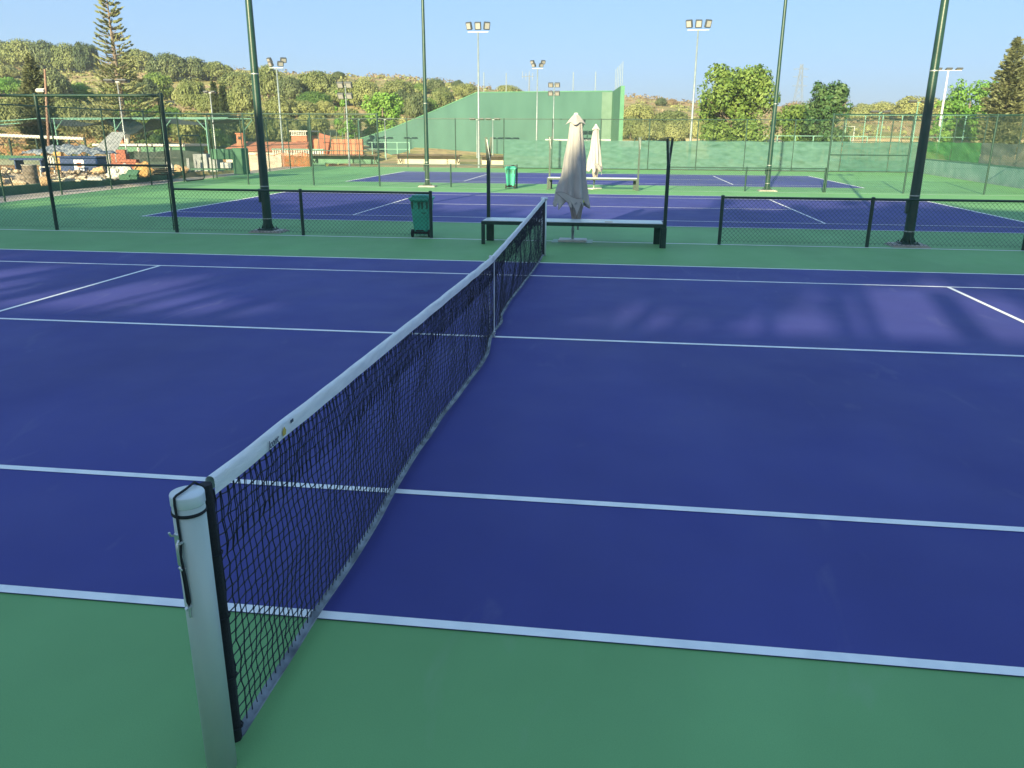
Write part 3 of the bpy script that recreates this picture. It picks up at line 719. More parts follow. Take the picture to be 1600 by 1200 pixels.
mast(328, 60, 145, (336, 250), 'slim lamp post with white heads beside two dark cypresses', 'flat', r=.06, m=M['steel'], gap=.65)
mast(1482, 80, 110, (1452, 225), 'tall white lamp mast with three flat heads right of the near right pole', 'flat3', r=.12, m=M['whiteplast'], gap=.95)
for px, lab in ((1375, 'padel floodlight with flat heads right of the small leafy tree'), (1435, 'padel floodlight beside the near right pole under the pale hill'), (1568, 'padel floodlight peeking over the right side fence')):
    mast(px, 74, 160 if px == 1435 else 176, (px-4, 222), lab, 'flat', r=.06, m=M['palegreen'], gap=1.1)
for px, lab in ((68, 'rusty brown pole standing left of the tiered pine'),):
    b = at(78, 262, 42); t = at(70, 108, 42)
    o = thing('timber_pole', lab, 'pole', (b.x, 42, .2))
    MB().tube([(0, 0, 0), (t.x-b.x, 0, t.z-.2)], [.085, .06], 10).build('shaft', M['reddirt'], o)
    g = MB(); q = at(66, 141, 42); g.box((q.x-b.x-.05, -.1, q.z-.2), (.5, .2, .12), rx=R(30)); g.build('lamp_head', M['whiteplast'], o)
# thin poles rising behind the wall
for i, (px, t, lab) in enumerate(((756, 113, 'thin bare pole behind the wall just right of the tall mast'), (791, 114, 'thin bare pole behind the wall left of the antenna pole'), (896, 113, 'thin bare pole behind the wall above the closed parasol'), (931, 112, 'thin bare pole behind the wall near its right end'))):
    p = at(px, t, 92); tag(MB().tube([(0, 0, 0), (0, 0, p.z)], .05, 6).build('thin_pole', M['greymast']), lab, 'pole', 'thin poles behind the frontón').location = (p.x, 92, 0)
p = at(827, 117, 110); o = thing('antenna_pole', 'thin pole with a small comb antenna behind the green wall', 'antenna', (p.x, 110, 2))
MB().tube([(0, 0, 0), (0, 0, p.z-2)], .09, 6).build('shaft', M['pylon'], o)
g = MB()
for i in range(4): g.box((-.9+.45*i, 0, p.z-2-.2*i % .4), (.06, .06, .9))
g.tube([(-1, 0, p.z-2.2), (.6, 0, p.z-2.2)], .04, 5); g.build('antenna', M['pylon'], o)

# ------------------------------------------------------------------ frontón wall
YF = 82.
fr = thing('fronton_wall', 'huge pale green frontón wall with a sloping left shoulder beyond the courts', 'wall', (at(800, 262, YF).x, YF, 0)); ox = fr.location.x
P4 = [at(548, 222, YF), at(610, 202, YF), at(680, 173, YF), at(745, 145, YF), at(957, 143, YF)]
pl = [Vector((P4[0].x-ox, 0, -.1))]+[Vector((p.x-ox, 0, p.z)) for p in P4]+[Vector((P4[-1].x-ox, 0, -.1))]
MB().prism(pl, (0, .5, 0)).build('front_face', M['fronton'], fr)
g = MB()
for a, b in zip(pl[1:], pl[2:-1]): g.prism([a+Vector((0, -.04, 0)), b+Vector((0, -.04, 0)), b+Vector((0, -.04, .09)), a+Vector((0, -.04, .09))], (0, .58, 0))
g.build('coping', M['frontonside'], fr)
a = at(941, 143, YF-.02); b = P4[-1]
MB().prism([(a.x-ox, -.14, -.1), (b.x-ox, -.14, -.1), (b.x-ox, -.14, b.z-.05), (a.x-ox, -.14, b.z-.05)], (0, .10, 0)).build('pilaster', M['pilaster'], fr)
c = at(970, 134, 70)
MB().prism([(b.x-ox, -.1, -.1), (c.x-ox, 70-YF, -.1), (c.x-ox, 70-YF, c.z), (b.x-ox, -.1, b.z)], (.35, 0, 0)).build('side_face', M['frontonside'], fr)
for i in range(5):
    f = .12+.2*i; x = b.x+(c.x-b.x)*f-ox+.17; y = -.1+(70-YF+.1)*f; z = b.z+(c.z-b.z)*f
    MB().tube([(x, y, z), (x, y, z+2.0)], .03, 6).build('net_pole', M['greymast'], fr)
g = MB()
for i in range(4):
    q = at(560+26*i, 0, YF); 
p0 = at(852, 219, YF-.3); p1 = at(955, 219, YF-.3)
MB().box(((p0.x+p1.x)/2-ox, -.25, p0.z), (p1.x-p0.x, .12, .20)).build('white_band', M['white'], fr)
p = at(984, 220, 66)
tag(MB().box((0, 0, p.z-.25), (1.9, .3, .5)).build('dark_parapet', M['greym']), 'dark grey parapet strip right of the frontón wall end', 'parapet').location = (at(985, 220, 66).x, 66, 0)
# padel frames in front of the frontón
def frame(pxs, Y, ptop, pbot, label, m, rail=True, name='padel_fence'):
    a = [at(x, 240, Y) for x in pxs]; zt = at(pxs[0], ptop, Y).z
    o = thing(name, label, 'fence', (a[0].x, Y, 0))
    for q in a: MB().box((q.x-a[0].x, 0, zt/2), (.07, .07, zt)).build('post', m, o)
    if rail:
        for z in (zt, zt*.55): MB().box(((a[-1].x-a[0].x)/2, 0, z), (a[-1].x-a[0].x, .05, .05)).build('rail', m, o)
    return o
frame([563, 582, 602, 621, 640], 74, 222, 258, 'thin pale padel frame before the sloping wall shoulder', M['palegreen'])
# low shelters behind the back fence
def lowshelter(x0, x1, Y, pt, label, m, bracket=True):
    a, b = at(x0, pt, Y), at(x1, pt, Y); o = thing('low_shelter', label, 'shelter', ((a.x+b.x)/2, Y, 0), 0, 'low shelters behind the back fence'); w = b.x-a.x; h = a.z
    MB().box((0, .3, (h-.1)/2), (w, .15, h-.1)).build('back_wall', m, o)
    MB().box((0, -.1, h-.03), (w+.3, 1.1, .07)).build('roof', M['brown'], o)
    if bracket:
        for xx in (-w/2+.25, w/2-.1):
            g = MB().tube([(xx, .15, h-.6), (xx, -.5, h-.08)], .035, 6); g.box((xx, -.5, h/2), (.05, .05, h-.1)); g.build('bracket', M['brown'], o)
    return o
lowshelter(484, 590, 57, 241, 'low green walled shelter with brown roof below the terracotta wall', M['lowwall'])
lowshelter(619, 717, 58, 241, 'low beige walled shelter with brown roof left of the tall mast', M['beige'])
lowshelter(752, 786, 58, 243, 'narrow beige walled shelter just left of the windscreens', M['beige'], False)

# ------------------------------------------------------------------ terracotta buildings at the left back
def bx_(px0, px1, pt, Y, d, zb=-1.3):
    a, b = at(px0, pt, Y), at(px1, pt, Y); return (a.x+b.x)/2, b.x-a.x, a.z, zb
o = thing('terracotta_pavilion', 'terracotta pavilion with white arched parapet seen through the left fences', 'building', (at(467, 240, 72).x, 72, -1.3)); ox = o.location.x
x, w, z, zb = bx_(455, 479, 212, 72, 3); MB().box((x-ox, 1.5, (z+1.3)/2), (w, 3, z+1.3)).build('tower', M['terra'], o)
g = MB().box((x-ox, 1.5, z+1.3+.42), (w+.25, 3.2, .1))
for i in range(9): g.box((x-ox-w/2+w*(i+.5)/9, 0, z+1.3+.19), (.07, .14, .38))
g.box((x-ox, 0, z+1.3+.03), (w+.1, .2, .05)); g.build('parapet', M['white'], o)
x, w, z, zb = bx_(479, 560, 217, 72, 1); g = MB().box((x-ox, 1.3, (z+1.3)/2), (w, .4, z+1.3)); g.build('wall', M['terra'], o)
g = MB()
for i in range(7): g.box((at(497+9.5*i, 225, 71.5).x-ox, -.3, 2.3), (.06, .06, 2.6))
g.box((at(525, 221, 71.5).x-ox, -.3, 3.0), (3.9, .05, .05)); g.build('frame', M['polegreen'], o)
MB().box((at(500, 230, 71.8).x-ox, .9, 2.6), (1.1, .3, 1.6), ry=R(14)).build('stair_flank', M['redbrick'], o)
bl = thing('balustrade', 'pale green and white balustrade above the orange safety net', 'balustrade', (at(465, 243, 62).x, 62, 0)); ox = bl.location.x
a, b = at(425, 233, 62), at(506, 233, 62); z0 = at(465, 244, 62).z
MB().box(((a.x+b.x)/2-ox, 0, a.z), (b.x-a.x, .18, .10)).build('top_rail', M['palegreen'], bl)
g = MB()
for i in range(22): g.box((a.x+(b.x-a.x)*(i+.5)/22-ox, 0, (a.z+z0)/2), (.09, .09, a.z-z0))
g.build('balusters', M['white'], bl); MB().box(((a.x+b.x)/2-ox, .15, z0-.8), (b.x-a.x, .15, 1.7)).build('base_wall', M['curb'], bl)
ch = thing('red_roof_house', 'low house with red roof and terracotta chimney behind the debris yard', 'house', (at(400, 240, 66).x, 66, -1.3)); ox = ch.location.x
x, w, z, zb = bx_(352, 472, 236, 66, 4); MB().box((x-ox, 2, (z+1.3)/2), (w, 4, z+1.3)).build('wall', M['white'], ch)
a, b = at(352, 236, 66), at(472, 236, 66); z2 = at(400, 227, 66).z
rf = MB().prism([(a.x-ox-.2, -.3, a.z+1.3), (b.x-ox+.2, -.3, a.z+1.3), (b.x-ox, 2, z2+1.5), (a.x-ox+.4, 2, z2+1.5)], (0, .1, .08)).build('roof', M['terra'], ch)
x, w, z, zb = bx_(366, 376, 209, 66, 1); cc = MB().box((x-ox, .6, (z+1.3)/2+.6), (w, .55, z+.2)); cc.box((x-ox, .6, z+1.32), (w+.14, .7, .1)); cc.build('chimney', M['terra'], rf)
MB().box((x-ox, .31, z+.95), (.22, .06, .26)).build('chimney_opening', M['rubber'], rf)
bar = thing('clubhouse_bar', 'low building with white flat roof and white columns behind the rubbish', 'building', (at(220, 226, 50).x, 50, -1.2)); ox = bar.location.x
a, b = at(148, 226, 50), at(292, 228, 50)
MB().box(((a.x+b.x)/2-ox, 1.4, a.z+1.2), (b.x-a.x, 3.4, .14)).build('roof', M['white'], bar)
MB().box(((a.x+b.x)/2-ox+.2, 1.2, a.z+1.2-.26), (b.x-a.x-.6, 2.6, .36)).build('fascia', M['lowwall'], bar)
MB().box(((a.x+b.x)/2-ox+.2, 2.3, (a.z+.7)/2), (b.x-a.x-.6, .2, a.z+.7)).build('wall', M['sidewall'], bar)
for px in (214, 262): MB().box((at(px, 235, 49.6).x-ox, -.1, (a.z+1.0)/2), (.20, .2, a.z+1.05)).build('column', M['white'], bar)
MB().box((at(242, 248, 49.6).x-ox, -.15, 1.75), (3.0, .05, .07)).build('counter_rail', M['white'], bar)
q = at(186, 208, 51); cb = MB().box((q.x-ox, 1.2, q.z+.9), (.5, .5, 1.0)); cb.build('chimney', M['terra'], bar)
q = at(198, 212, 51); MB().tube([(q.x-ox, .9, q.z+.5), (q.x-ox+.12, .9, q.z+1.3)], [.10, .16], 8).build('flue', M['white'], bar)

# canopy with shade cloth
cn = thing('shade_canopy', 'dark sagging shade cloth hung on a pale green frame over the yard', 'canopy', (at(180, 200, 49).x, 49, .2)); ox = cn.location.x
def cl(x0, x1, pt0, pt1, sag, sd):
    a, b = at(x0, pt0, 48), at(x1, pt1, 48)
    def f(u, v): 
        return Vector((a.x+(b.x-a.x)*u-ox, -1+3.4*v, a.z-.2+(b.z-a.z)*u-sag*math.sin(math.pi*u)*(1-.35*v)+.05*mnoise.noise(Vector((u*5+sd, v*4, 0)))))
    return MB().grid(f, 24, 10).build('shade_cloth', M['shade'], cn)
cl(62, 170, 186, 185, .50, 1); cl(160, 236, 184, 184, 1.05, 5); cl(236, 352, 184, 186, .42, 9); cl(-80, 60, 192, 188, .35, 12)
g = MB(); a, b = at(-90, 196, 48), at(356, 184, 48)
for y in (-1, 2.4): g.tube([(at(-90, 196, 48).x-ox, y, at(-90, 196, 48).z-.2), (at(60, 185, 48).x-ox, y, at(60, 185, 48).z-.2), (b.x-ox, y, b.z-.2)], .035, 8)
g.build('beam', M['palegreen'], cn)
for px in (84, 178, 253, 321, 380):
    q = at(px, 186, 48); g = MB().tube([(q.x-ox, -1, -1.3), (q.x-ox, -1, q.z-.2)], .045, 8); g.tube([(q.x-ox, -1, q.z-.9), (q.x-ox-.6 if px == 321 else q.x-ox+.6, -1, q.z-.25)], .03, 6); g.build('post', M['palegreen'], cn)

# pergola at far left
pg = thing('pergola', 'weathered beam pergola with dark posts over the grey screened fence at far left', 'pergola', (at(60, 215, 46).x, 46, .1)); ox = pg.location.x
a, b = at(-60, 209, 46), at(131, 217, 46)
MB().tube([(a.x-ox, 0, a.z-.1), (b.x-ox, 0, b.z-.1)], .11, 8).build('beam', M['white'], pg)
for px in (-30, 14, 56, 107, 132):
    q = at(px, 216, 46); MB().box((q.x-ox, 0, (q.z-.1)/2), (.09, .09, q.z-.12)).build('post', M['dkgreen'], pg)
MB().tube([(b.x-ox-.7, 0, b.z-.2), (b.x-ox, 0, b.z-.75)], .04, 6).build('brace', M['dkgreen'], pg)
def sc(u, v):
    return Vector((a.x+(b.x-a.x)*u-ox, -.1+.05*mnoise.noise(Vector((u*9, v*2, 0))), .0+v*(at(60, 249, 46).z-.1)))
MB().grid(sc, 20, 4).build('screen_cloth', M['screen4'], pg)
g = MB().box(((a.x+b.x)/2-ox, -.15, at(60, 246, 46).z-.1), (b.x-a.x, .06, .22)); g.build('green_band', M['curb'], pg)

# low retaining wall and yard surface
rw = MB()
rp = [(-20.35, 4), (-20.32, 22), (-20.4, 34), (-21.2, 43)]
for a, b in zip(rp, rp[1:]): rw.prism([(a[0]-.22, a[1], -.06), (b[0]-.22, b[1], -.06), (b[0]-.22, b[1], .30), (a[0]-.22, a[1], .30)], (.22, 0, 0))
tag(rw.build('retaining_wall', M['curb']), 'low dark green retaining wall beside the concrete path on the left', 'wall')

# ------------------------------------------------------------------ yard debris
ZY = .27
def yard(px, py, x=None):
    p = at_z(px, py, ZY)
    return p
def item(name, label, cat, px, py, mb, m, group=None, rz=0., dx_=0.):
    p = yard(px, py); o = mb.build(name, m); tag(o, label, cat, group); o.location = (p.x, p.y, ZY-.02); o.rotation_euler = (0, 0, rz); return o
dbk = px2m(1, yard(60, 288))
pb = yard(54, 288); br = thing('metal_barrel', 'rusty grey metal barrel standing upright behind the low wall', 'barrel', (pb.x-.1, pb.y, ZY-.02))
MB().lathe([(0, 0), (.28, 0), (.29, .02), (.28, .05), (.275, .28), (.29, .30), (.275, .32), (.275, .56), (.29, .58), (.275, .60), (.28, .84), (.29, .86), (.275, .86), (.26, .80), (0, .8)], n=28).build('drum', M['barrelm'], br); br.scale = (.9, .9, .85)
MB().lathe([(.282, .845), (.298, .855), (.298, .875), (.27, .875)], n=28).build('rim', M['whiteplast'], br)
def heap(n, sp, size, seed, flat=.5):
    g = MB().blob((0, 0, 0), (sp[0]*2.3, sp[1]*2.2, sp[2]*.75), seed, .12, 14); q = random.Random(seed)
    for i in range(n):
        s_ = size*q.uniform(.5, 1.2); x, y = q.gauss(0, sp[0]), q.gauss(0, sp[1]); h = max(0, sp[2]*(1-(x/sp[0]/2.2)**2))*q.random()
        if q.random() < flat: g.box((x, y, h+s_*.3), (s_*q.uniform(.5, 2.2), s_*q.uniform(.4, 1.2), s_*q.uniform(.15, .6)), q.uniform(0, 3), q.uniform(-.5, .5), q.uniform(-.5, .5))
        else: g.blob((x, y, h+s_*.3), (s_*.6, s_*.6, s_*.5), i+seed, .35, 8)
    return g
item('rubble_heap', 'heap of pale tan rubble at the far left edge of the yard', 'rubble', 10, 287, heap(110, (.55, .5, .55), .15, 1, .7), M['stone'])
item('bent_pipe_frame', 'black bent pipe chair frame at the left edge behind the low wall', 'frame', 10, 293, MB().tube([(-.25, 0, .05), (-.25, 0, .42), (-.1, 0, .5), (.1, 0, .48), (.2, 0, .35), (.28, 0, .02)], .025, 7).tube([(-.1, .2, .5), (.1, .2, .48)], .02, 6), M['rubber'])
item('log_block', 'orange brown cut log block beside the barrel', 'log', 71, 290, MB().tube([(-.14, 0, .17), (.14, .05, .19)], .17, 12), M['wood'], rz=.6)
item('scrap_boards', 'long pale planks lying on the low wall below the left fence post', 'planks', 100, 284, MB().box((0, 0, .08), (1.5, .25, .03), .1, .1).box((.1, .1, .13), (1.3, .2, .03), -.12, 0, .05).box((-.5, 0, .04), (.7, .3, .05), .4), M['beige'])
item('white_boards', 'white broken boards lying right of the long planks', 'boards', 149, 282, MB().box((0, 0, .06), (.75, .3, .04), .05).box((-.1, .1, .12), (.5, .2, .05), .5, .2), M['whiteplast'])
wc = thing('plastic_chair', 'white plastic chair standing behind the barrel', 'chair', (yard(76, 276).x, yard(76, 276).y, ZY))
MB().box((0, 0, .42), (.46, .44, .04)).build('seat', M['whiteplast'], wc)
g = MB()
for xx in (-.2, -.07, .07, .2): g.box((xx, .21, .65), (.07, .03, .45))
g.box((0, .21, .86), (.48, .03, .06)); g.build('backrest', M['whiteplast'], wc)
for xx in (-.2, .2):
    for yy in (-.19, .19): MB().box((xx, yy, .2), (.05, .05, .42)).build('leg', M['whiteplast'], wc)
item('blue_lid_table', 'flat bright blue plastic board behind the barrel', 'board', 52, 268, MB().box((0, 0, .62), (1.8, .8, .08)).box((-.7, 0, .3), (.06, .6, .6)).box((.7, 0, .3), (.06, .6, .6)), M['blue'])
bc = thing('blue_container', 'blue plastic waste container with a pale poster in the debris yard', 'container', (yard(125, 272).x, yard(125, 272).y, ZY))
MB().box((.3, 0, .40), (1.9, .9, .72), bev=.05).build('body', M['blue'], bc); MB().box((.3, 0, .79), (2.0, 1.0, .07), bev=.02).build('lid', M['blue'], bc)
MB().box((.35, -.462, .42), (.5, .01, .5)).build('poster', M['tape'], bc); MB().box((.36, -.472, .45), (.22, .008, .2)).build('poster_print', M['redbrick'], bc)
item('tarp_heap', 'crumpled grey blue tarpaulin heaped over the containers', 'tarpaulin', 112, 263, MB().grid(lambda u, v: Vector((-2.5+5*u, -.7+1.4*v, .82+.42*math.sin(math.pi*u)*math.sin(math.pi*v)+.22*mnoise.noise(Vector((u*11, v*6, 2))))), 50, 20), M['tarp'])
item('scrap_heap', 'mixed heap of stones and broken wood behind the low wall', 'scrap', 122, 278, heap(130, (.8, .3, .28), .13, 3, .8), M['debris'])
item('orange_box', 'small orange crate on top of the scrap left of the fence post', 'crate', 95, 264, MB().box((0, 0, .8), (.4, .35, .22), .2, bev=.02).box((0, 0, .35), (.3, .25, .7), .2), M['sack'])
item('log_pile', 'pinkish orange cut log lying in the middle of the scrap', 'log', 156, 274, MB().tube([(-.25, 0, .2), (.2, .1, .3)], .15, 10).tube([(-.5, .15, .12), (-.1, .25, .16)], .12, 9), M['wood'])
item('white_bag_heap', 'heap of white rubbish bags against the low wall', 'bags', 190, 279, MB().blob((-.3, 0, .25), (.32, .25, .25), 2, .3, 14).blob((.15, .1, .3), (.35, .25, .28), 5, .3, 14).blob((-.05, -.15, .15), (.3, .2, .15), 8, .35, 14).box((-.55, .1, .6), (.12, .1, .9), 0, .3, .25), M['whiteplast'])
item('wire_baskets', 'dark wire crates leaning in front of the white bags', 'crates', 203, 281, MB().box((0, 0, .15), (.75, .3, .05), .1, .6).box((.1, .1, .3), (.6, .3, .05), -.2, .8).box((-.2, 0, .12), (.4, .3, .2), .3), M['curb'])
item('brick_stack', 'stack of dark red bricks behind the rubbish bags', 'bricks', 200, 268, MB().box((0, 0, .3), (1.5, .5, .34), .04).box((.2, -.1, .55), (.9, .4, .14), .1), M['redbrick'])
item('tan_sack', 'large tan brown sack beside the stacked planks', 'sack', 226, 276, MB().blob((0, 0, .32), (.42, .3, .36), 4, .18, 16), M['sack'])
item('dark_plank_stack', 'stack of dark planks right of the tan sack', 'planks', 248, 274, MB().box((0, 0, .16), (1.5, .4, .05), .05).box((.05, 0, .24), (1.5, .4, .05), -.03).box((-.05, .02, .32), (1.3, .35, .05), .02).box((.1, 0, .07), (1.5, .3, .06)), M['brown'])
item('black_netting_wall', 'dark netting wall standing behind the planks right of the bar', 'netting', 262, 264, MB().grid(lambda u, v: Vector((-1.9+3.8*u, .1*mnoise.noise(Vector((u*6, v*2, 0))), .05+.92*v-.06*math.sin(u*7)*v)), 24, 6), M['shade'])
item('white_bag', 'single white bag at the right end of the dark planks', 'bag', 266, 272, MB().blob((0, 0, .3), (.2, .16, .3), 7, .25, 12), M['whiteplast'])
item('stone_block_pair', 'two pale orange stones left of the gate', 'stones', 283, 269, MB().blob((-.15, 0, .18), (.22, .18, .2), 3, .3, 10).blob((.2, .05, .14), (.18, .16, .16), 6, .3, 10), M['wood'])
item('leaning_slabs', 'grey slabs leaning upright behind the gate', 'slabs', 300, 268, MB().box((-.16, 0, .34), (.14, .06, .68), 0, .12, .1).box((.18, .1, .30), (.12, .06, .6), 0, .15, .05), M['greym'])
item('grey_tent_sheet', 'sloping grey sheet roof left of the white roofed bar', 'sheet roof', 166, 258, MB().prism([(-.9, 0, .75), (.75, 0, .75), (.75, 1.2, 1.9), (-.15, 1.2, 1.9)], (0, .04, .05)).box((-.8, 0, .38), (.06, .06, .75)).box((.7, 0, .38), (.06, .06, .75)), M['greym'])
item('brown_boxes', 'rust brown boxes in the shade under the bar roof', 'boxes', 190, 258, MB().box((0, 0, .45), (.9, .5, .5), .1).box((.1, 0, .8), (.5, .4, .25), .3), M['redbrick'])
sh = thing('storage_shelf', 'dark green box shelf with a pale crate at the end of the low wall', 'shelf', (yard(362, 270).x, yard(362, 270).y, ZY-.05))
MB().box((.55, 0, .62), (.5, .8, 1.25), bev=.02).build('cabinet', M['curb'], sh); MB().box((-.25, 0, .95), (1.2, .8, .5), bev=.02).build('upper_box', M['curb'], sh)
MB().box((-.05, -.3, .42), (.55, .4, .28), bev=.02).build('pale_crate', M['whiteplast'], sh); MB().box((-.7, -.1, .22), (2.6, .5, .06)).build('bench_top', M['curb'], sh)
item('dark_crates', 'dark crates piled behind the gate frame', 'crates', 318, 267, MB().box((0, 0, .45), (.7, .6, .85), .1).box((.7, .1, .35), (.5, .5, .7), -.2), M['greym'])
# orange safety netting at the path corner
P0, P1 = at(373, 272, 49.), at(486, 264, 51.6)
sn = thing('safety_netting', 'wrinkled orange safety netting at the far corner of the path', 'netting', (P0.x, P0.y, -.6)); so_ = Vector((P0.x, P0.y, -.6))
def nf(u, v):
    t = u; p = P0.lerp(P1, t); return Vector((p.x-so_.x+.03*mnoise.noise(Vector((u*9, 1, 0))), p.y-so_.y+.10*mnoise.noise(Vector((u*14, v*2, 0))), (P0.z+.6)*(1-t)+(P1.z+.6)*t-.05+v*((at(373, 240, 49.).z-P0.z)*(1-t)+(at(486, 239, 51.6).z-P1.z)*t+.07*math.sin(u*23))))
g = MB()
for i in range(120):
    u = i/119; wv = .0062*(.5+.9*abs(mnoise.noise(Vector((u*60, 0, 3)))))
    a0, a1, b0, b1 = nf(u, 0), nf(u, 1), nf(min(1, u+wv), 0), nf(min(1, u+wv), 1)
    g.add([a0, b0, b1, a1], [(0, 1, 2, 3)])
for jj in range(14): g.tube([nf(i/60, jj/13) for i in range(61)], .016, 4, False)
g.build('mesh', M['orangenet'], sn)
for u in (0, .25, .5, .75, 1): p = nf(u, 0); MB().tube([p+Vector((0, .04, -.2)), p+Vector((0, .04, 1.5))], .022, 6).build('stake', M['reddirt'], sn)
def shf(u, v):
    p = nf(.17+.43*u, .12+.82*v); return p+so_+Vector((.0, -.08+.04*mnoise.noise(Vector((u*4, v*3, 0))), 0))
tag(MB().grid(shf, 14, 8).build('pale_sheet', M['sheet']), 'pale cream sheet hung over the orange netting', 'sheet')

# ------------------------------------------------------------------ right background: far padel fence, field posts
frame([1185, 1212, 1240, 1268, 1298, 1326, 1352], 70, 212, 222, 'pale green padel court railing before the dry bank', M['palegreen'])
frame([1316, 1345, 1372, 1402, 1433, 1464, 1500, 1530, 1565], 72, 180, 222, 'row of tall pale green padel posts behind the right windscreen', M['palegreen'])
frame([1185, 1238, 1282, 1330], 76, 197, 222, 'row of thin grey posts with a rail below the big leafy tree', M['steel'])

# ------------------------------------------------------------------ trees
def leaf_quads(mb, q, c, rad, n, size, up_bias=.25, flat=1.):
    for _ in range(n):
        d = Vector((q.gauss(0, 1), q.gauss(0, 1), q.gauss(0, 1)))
        if d.length < .01: continue
        d.normalize()
        if d.z < -.55 and q.random() < .6: d.z = -d.z
        k_ = q.uniform(.72, 1.06) if q.random() < .8 else q.uniform(.3, .75)
        p = Vector(c)+Vector((d.x*rad[0], d.y*rad[1], d.z*rad[2]))*k_
        nn = (d+Vector((q.gauss(0, .45), q.gauss(0, .45), q.gauss(0, .45)+up_bias))).normalized()
        a = nn.cross(Vector((q.gauss(0, 1), q.gauss(0, 1), q.gauss(0, 1)))).normalized(); b = nn.cross(a)
        s_ = size*q.uniform(.6, 1.3); w = s_*q.uniform(.45, .8)*flat
        mb.add([p-a*s_, p+b*w-a*.1*s_, p+a*s_, p-b*w+a*.1*s_], [(0, 1, 2, 3)])
def crown_round(seed, blobs, leaves, size, spread=.72):
    """domed crown in a unit frame: radius about 1, height about 1"""
    q = random.Random(seed); mb = MB(); lay = []
    for i in range(blobs):
        a = q.uniform(0, 6.28); el = math.asin(q.uniform(-.15, 1)); k_ = q.uniform(.55, .86) if q.random() < .8 else q.uniform(.1, .5)
        br = q.uniform(.17, .30)
        lay.append((Vector((k_*math.cos(el)*math.cos(a), k_*math.cos(el)*math.sin(a), .28+.56*k_*math.sin(el))), (br, br, br*.66)))
    lay.append((Vector((0, 0, .40)), (.84, .84, .46)))
    tot = sum(l[1][0]**2 for l in lay)
    for c, rd in lay: leaf_quads(mb, q, c, rd, int(leaves*rd[0]**2/tot), size*q.uniform(.85, 1.15))
    return mb
def trunk_mb(seed, h, r):
    q = random.Random(seed); mb = MB(); mb.tube([(0, 0, -.08), (.01, 0, h*.5), (.0, .02, h)], [r*1.3, r, r*.7], 8)
    for i in range(6):
        a = q.uniform(0, 6.28); L_ = q.uniform(.35, .6); mb.tube([(0, 0, h*q.uniform(.6, 1)), (L_*.5*math.cos(a), L_*.5*math.sin(a), h+.16), (L_*math.cos(a), L_*math.sin(a), h+.36)], [r*.6, r*.4, r*.15], 6)
    return mb
PROTO = []
for i in range(6):
    cm = crown_round(20+i, 26+5*(i % 3), 9500, .042).build('crown', LM['olive']); tm_ = trunk_mb(i, .22, .05).build('trunk', M['bark'])
    PROTO.append((cm, tm_))
def tree(name, label, loc, rx, h, tone, proto=0, rz=0., group=None, cat='tree'):
    o = thing(name, label, cat, loc, rz, group); o.scale = (rx, rx, h)
    for src in PROTO[proto]:
        c = src.copy(); C.objects.link(c); c.parent = o
        if src.name.startswith('crown'):
            c.material_slots[0].link = 'OBJECT'; c.material_slots[0].material = LM[tone]
    return o
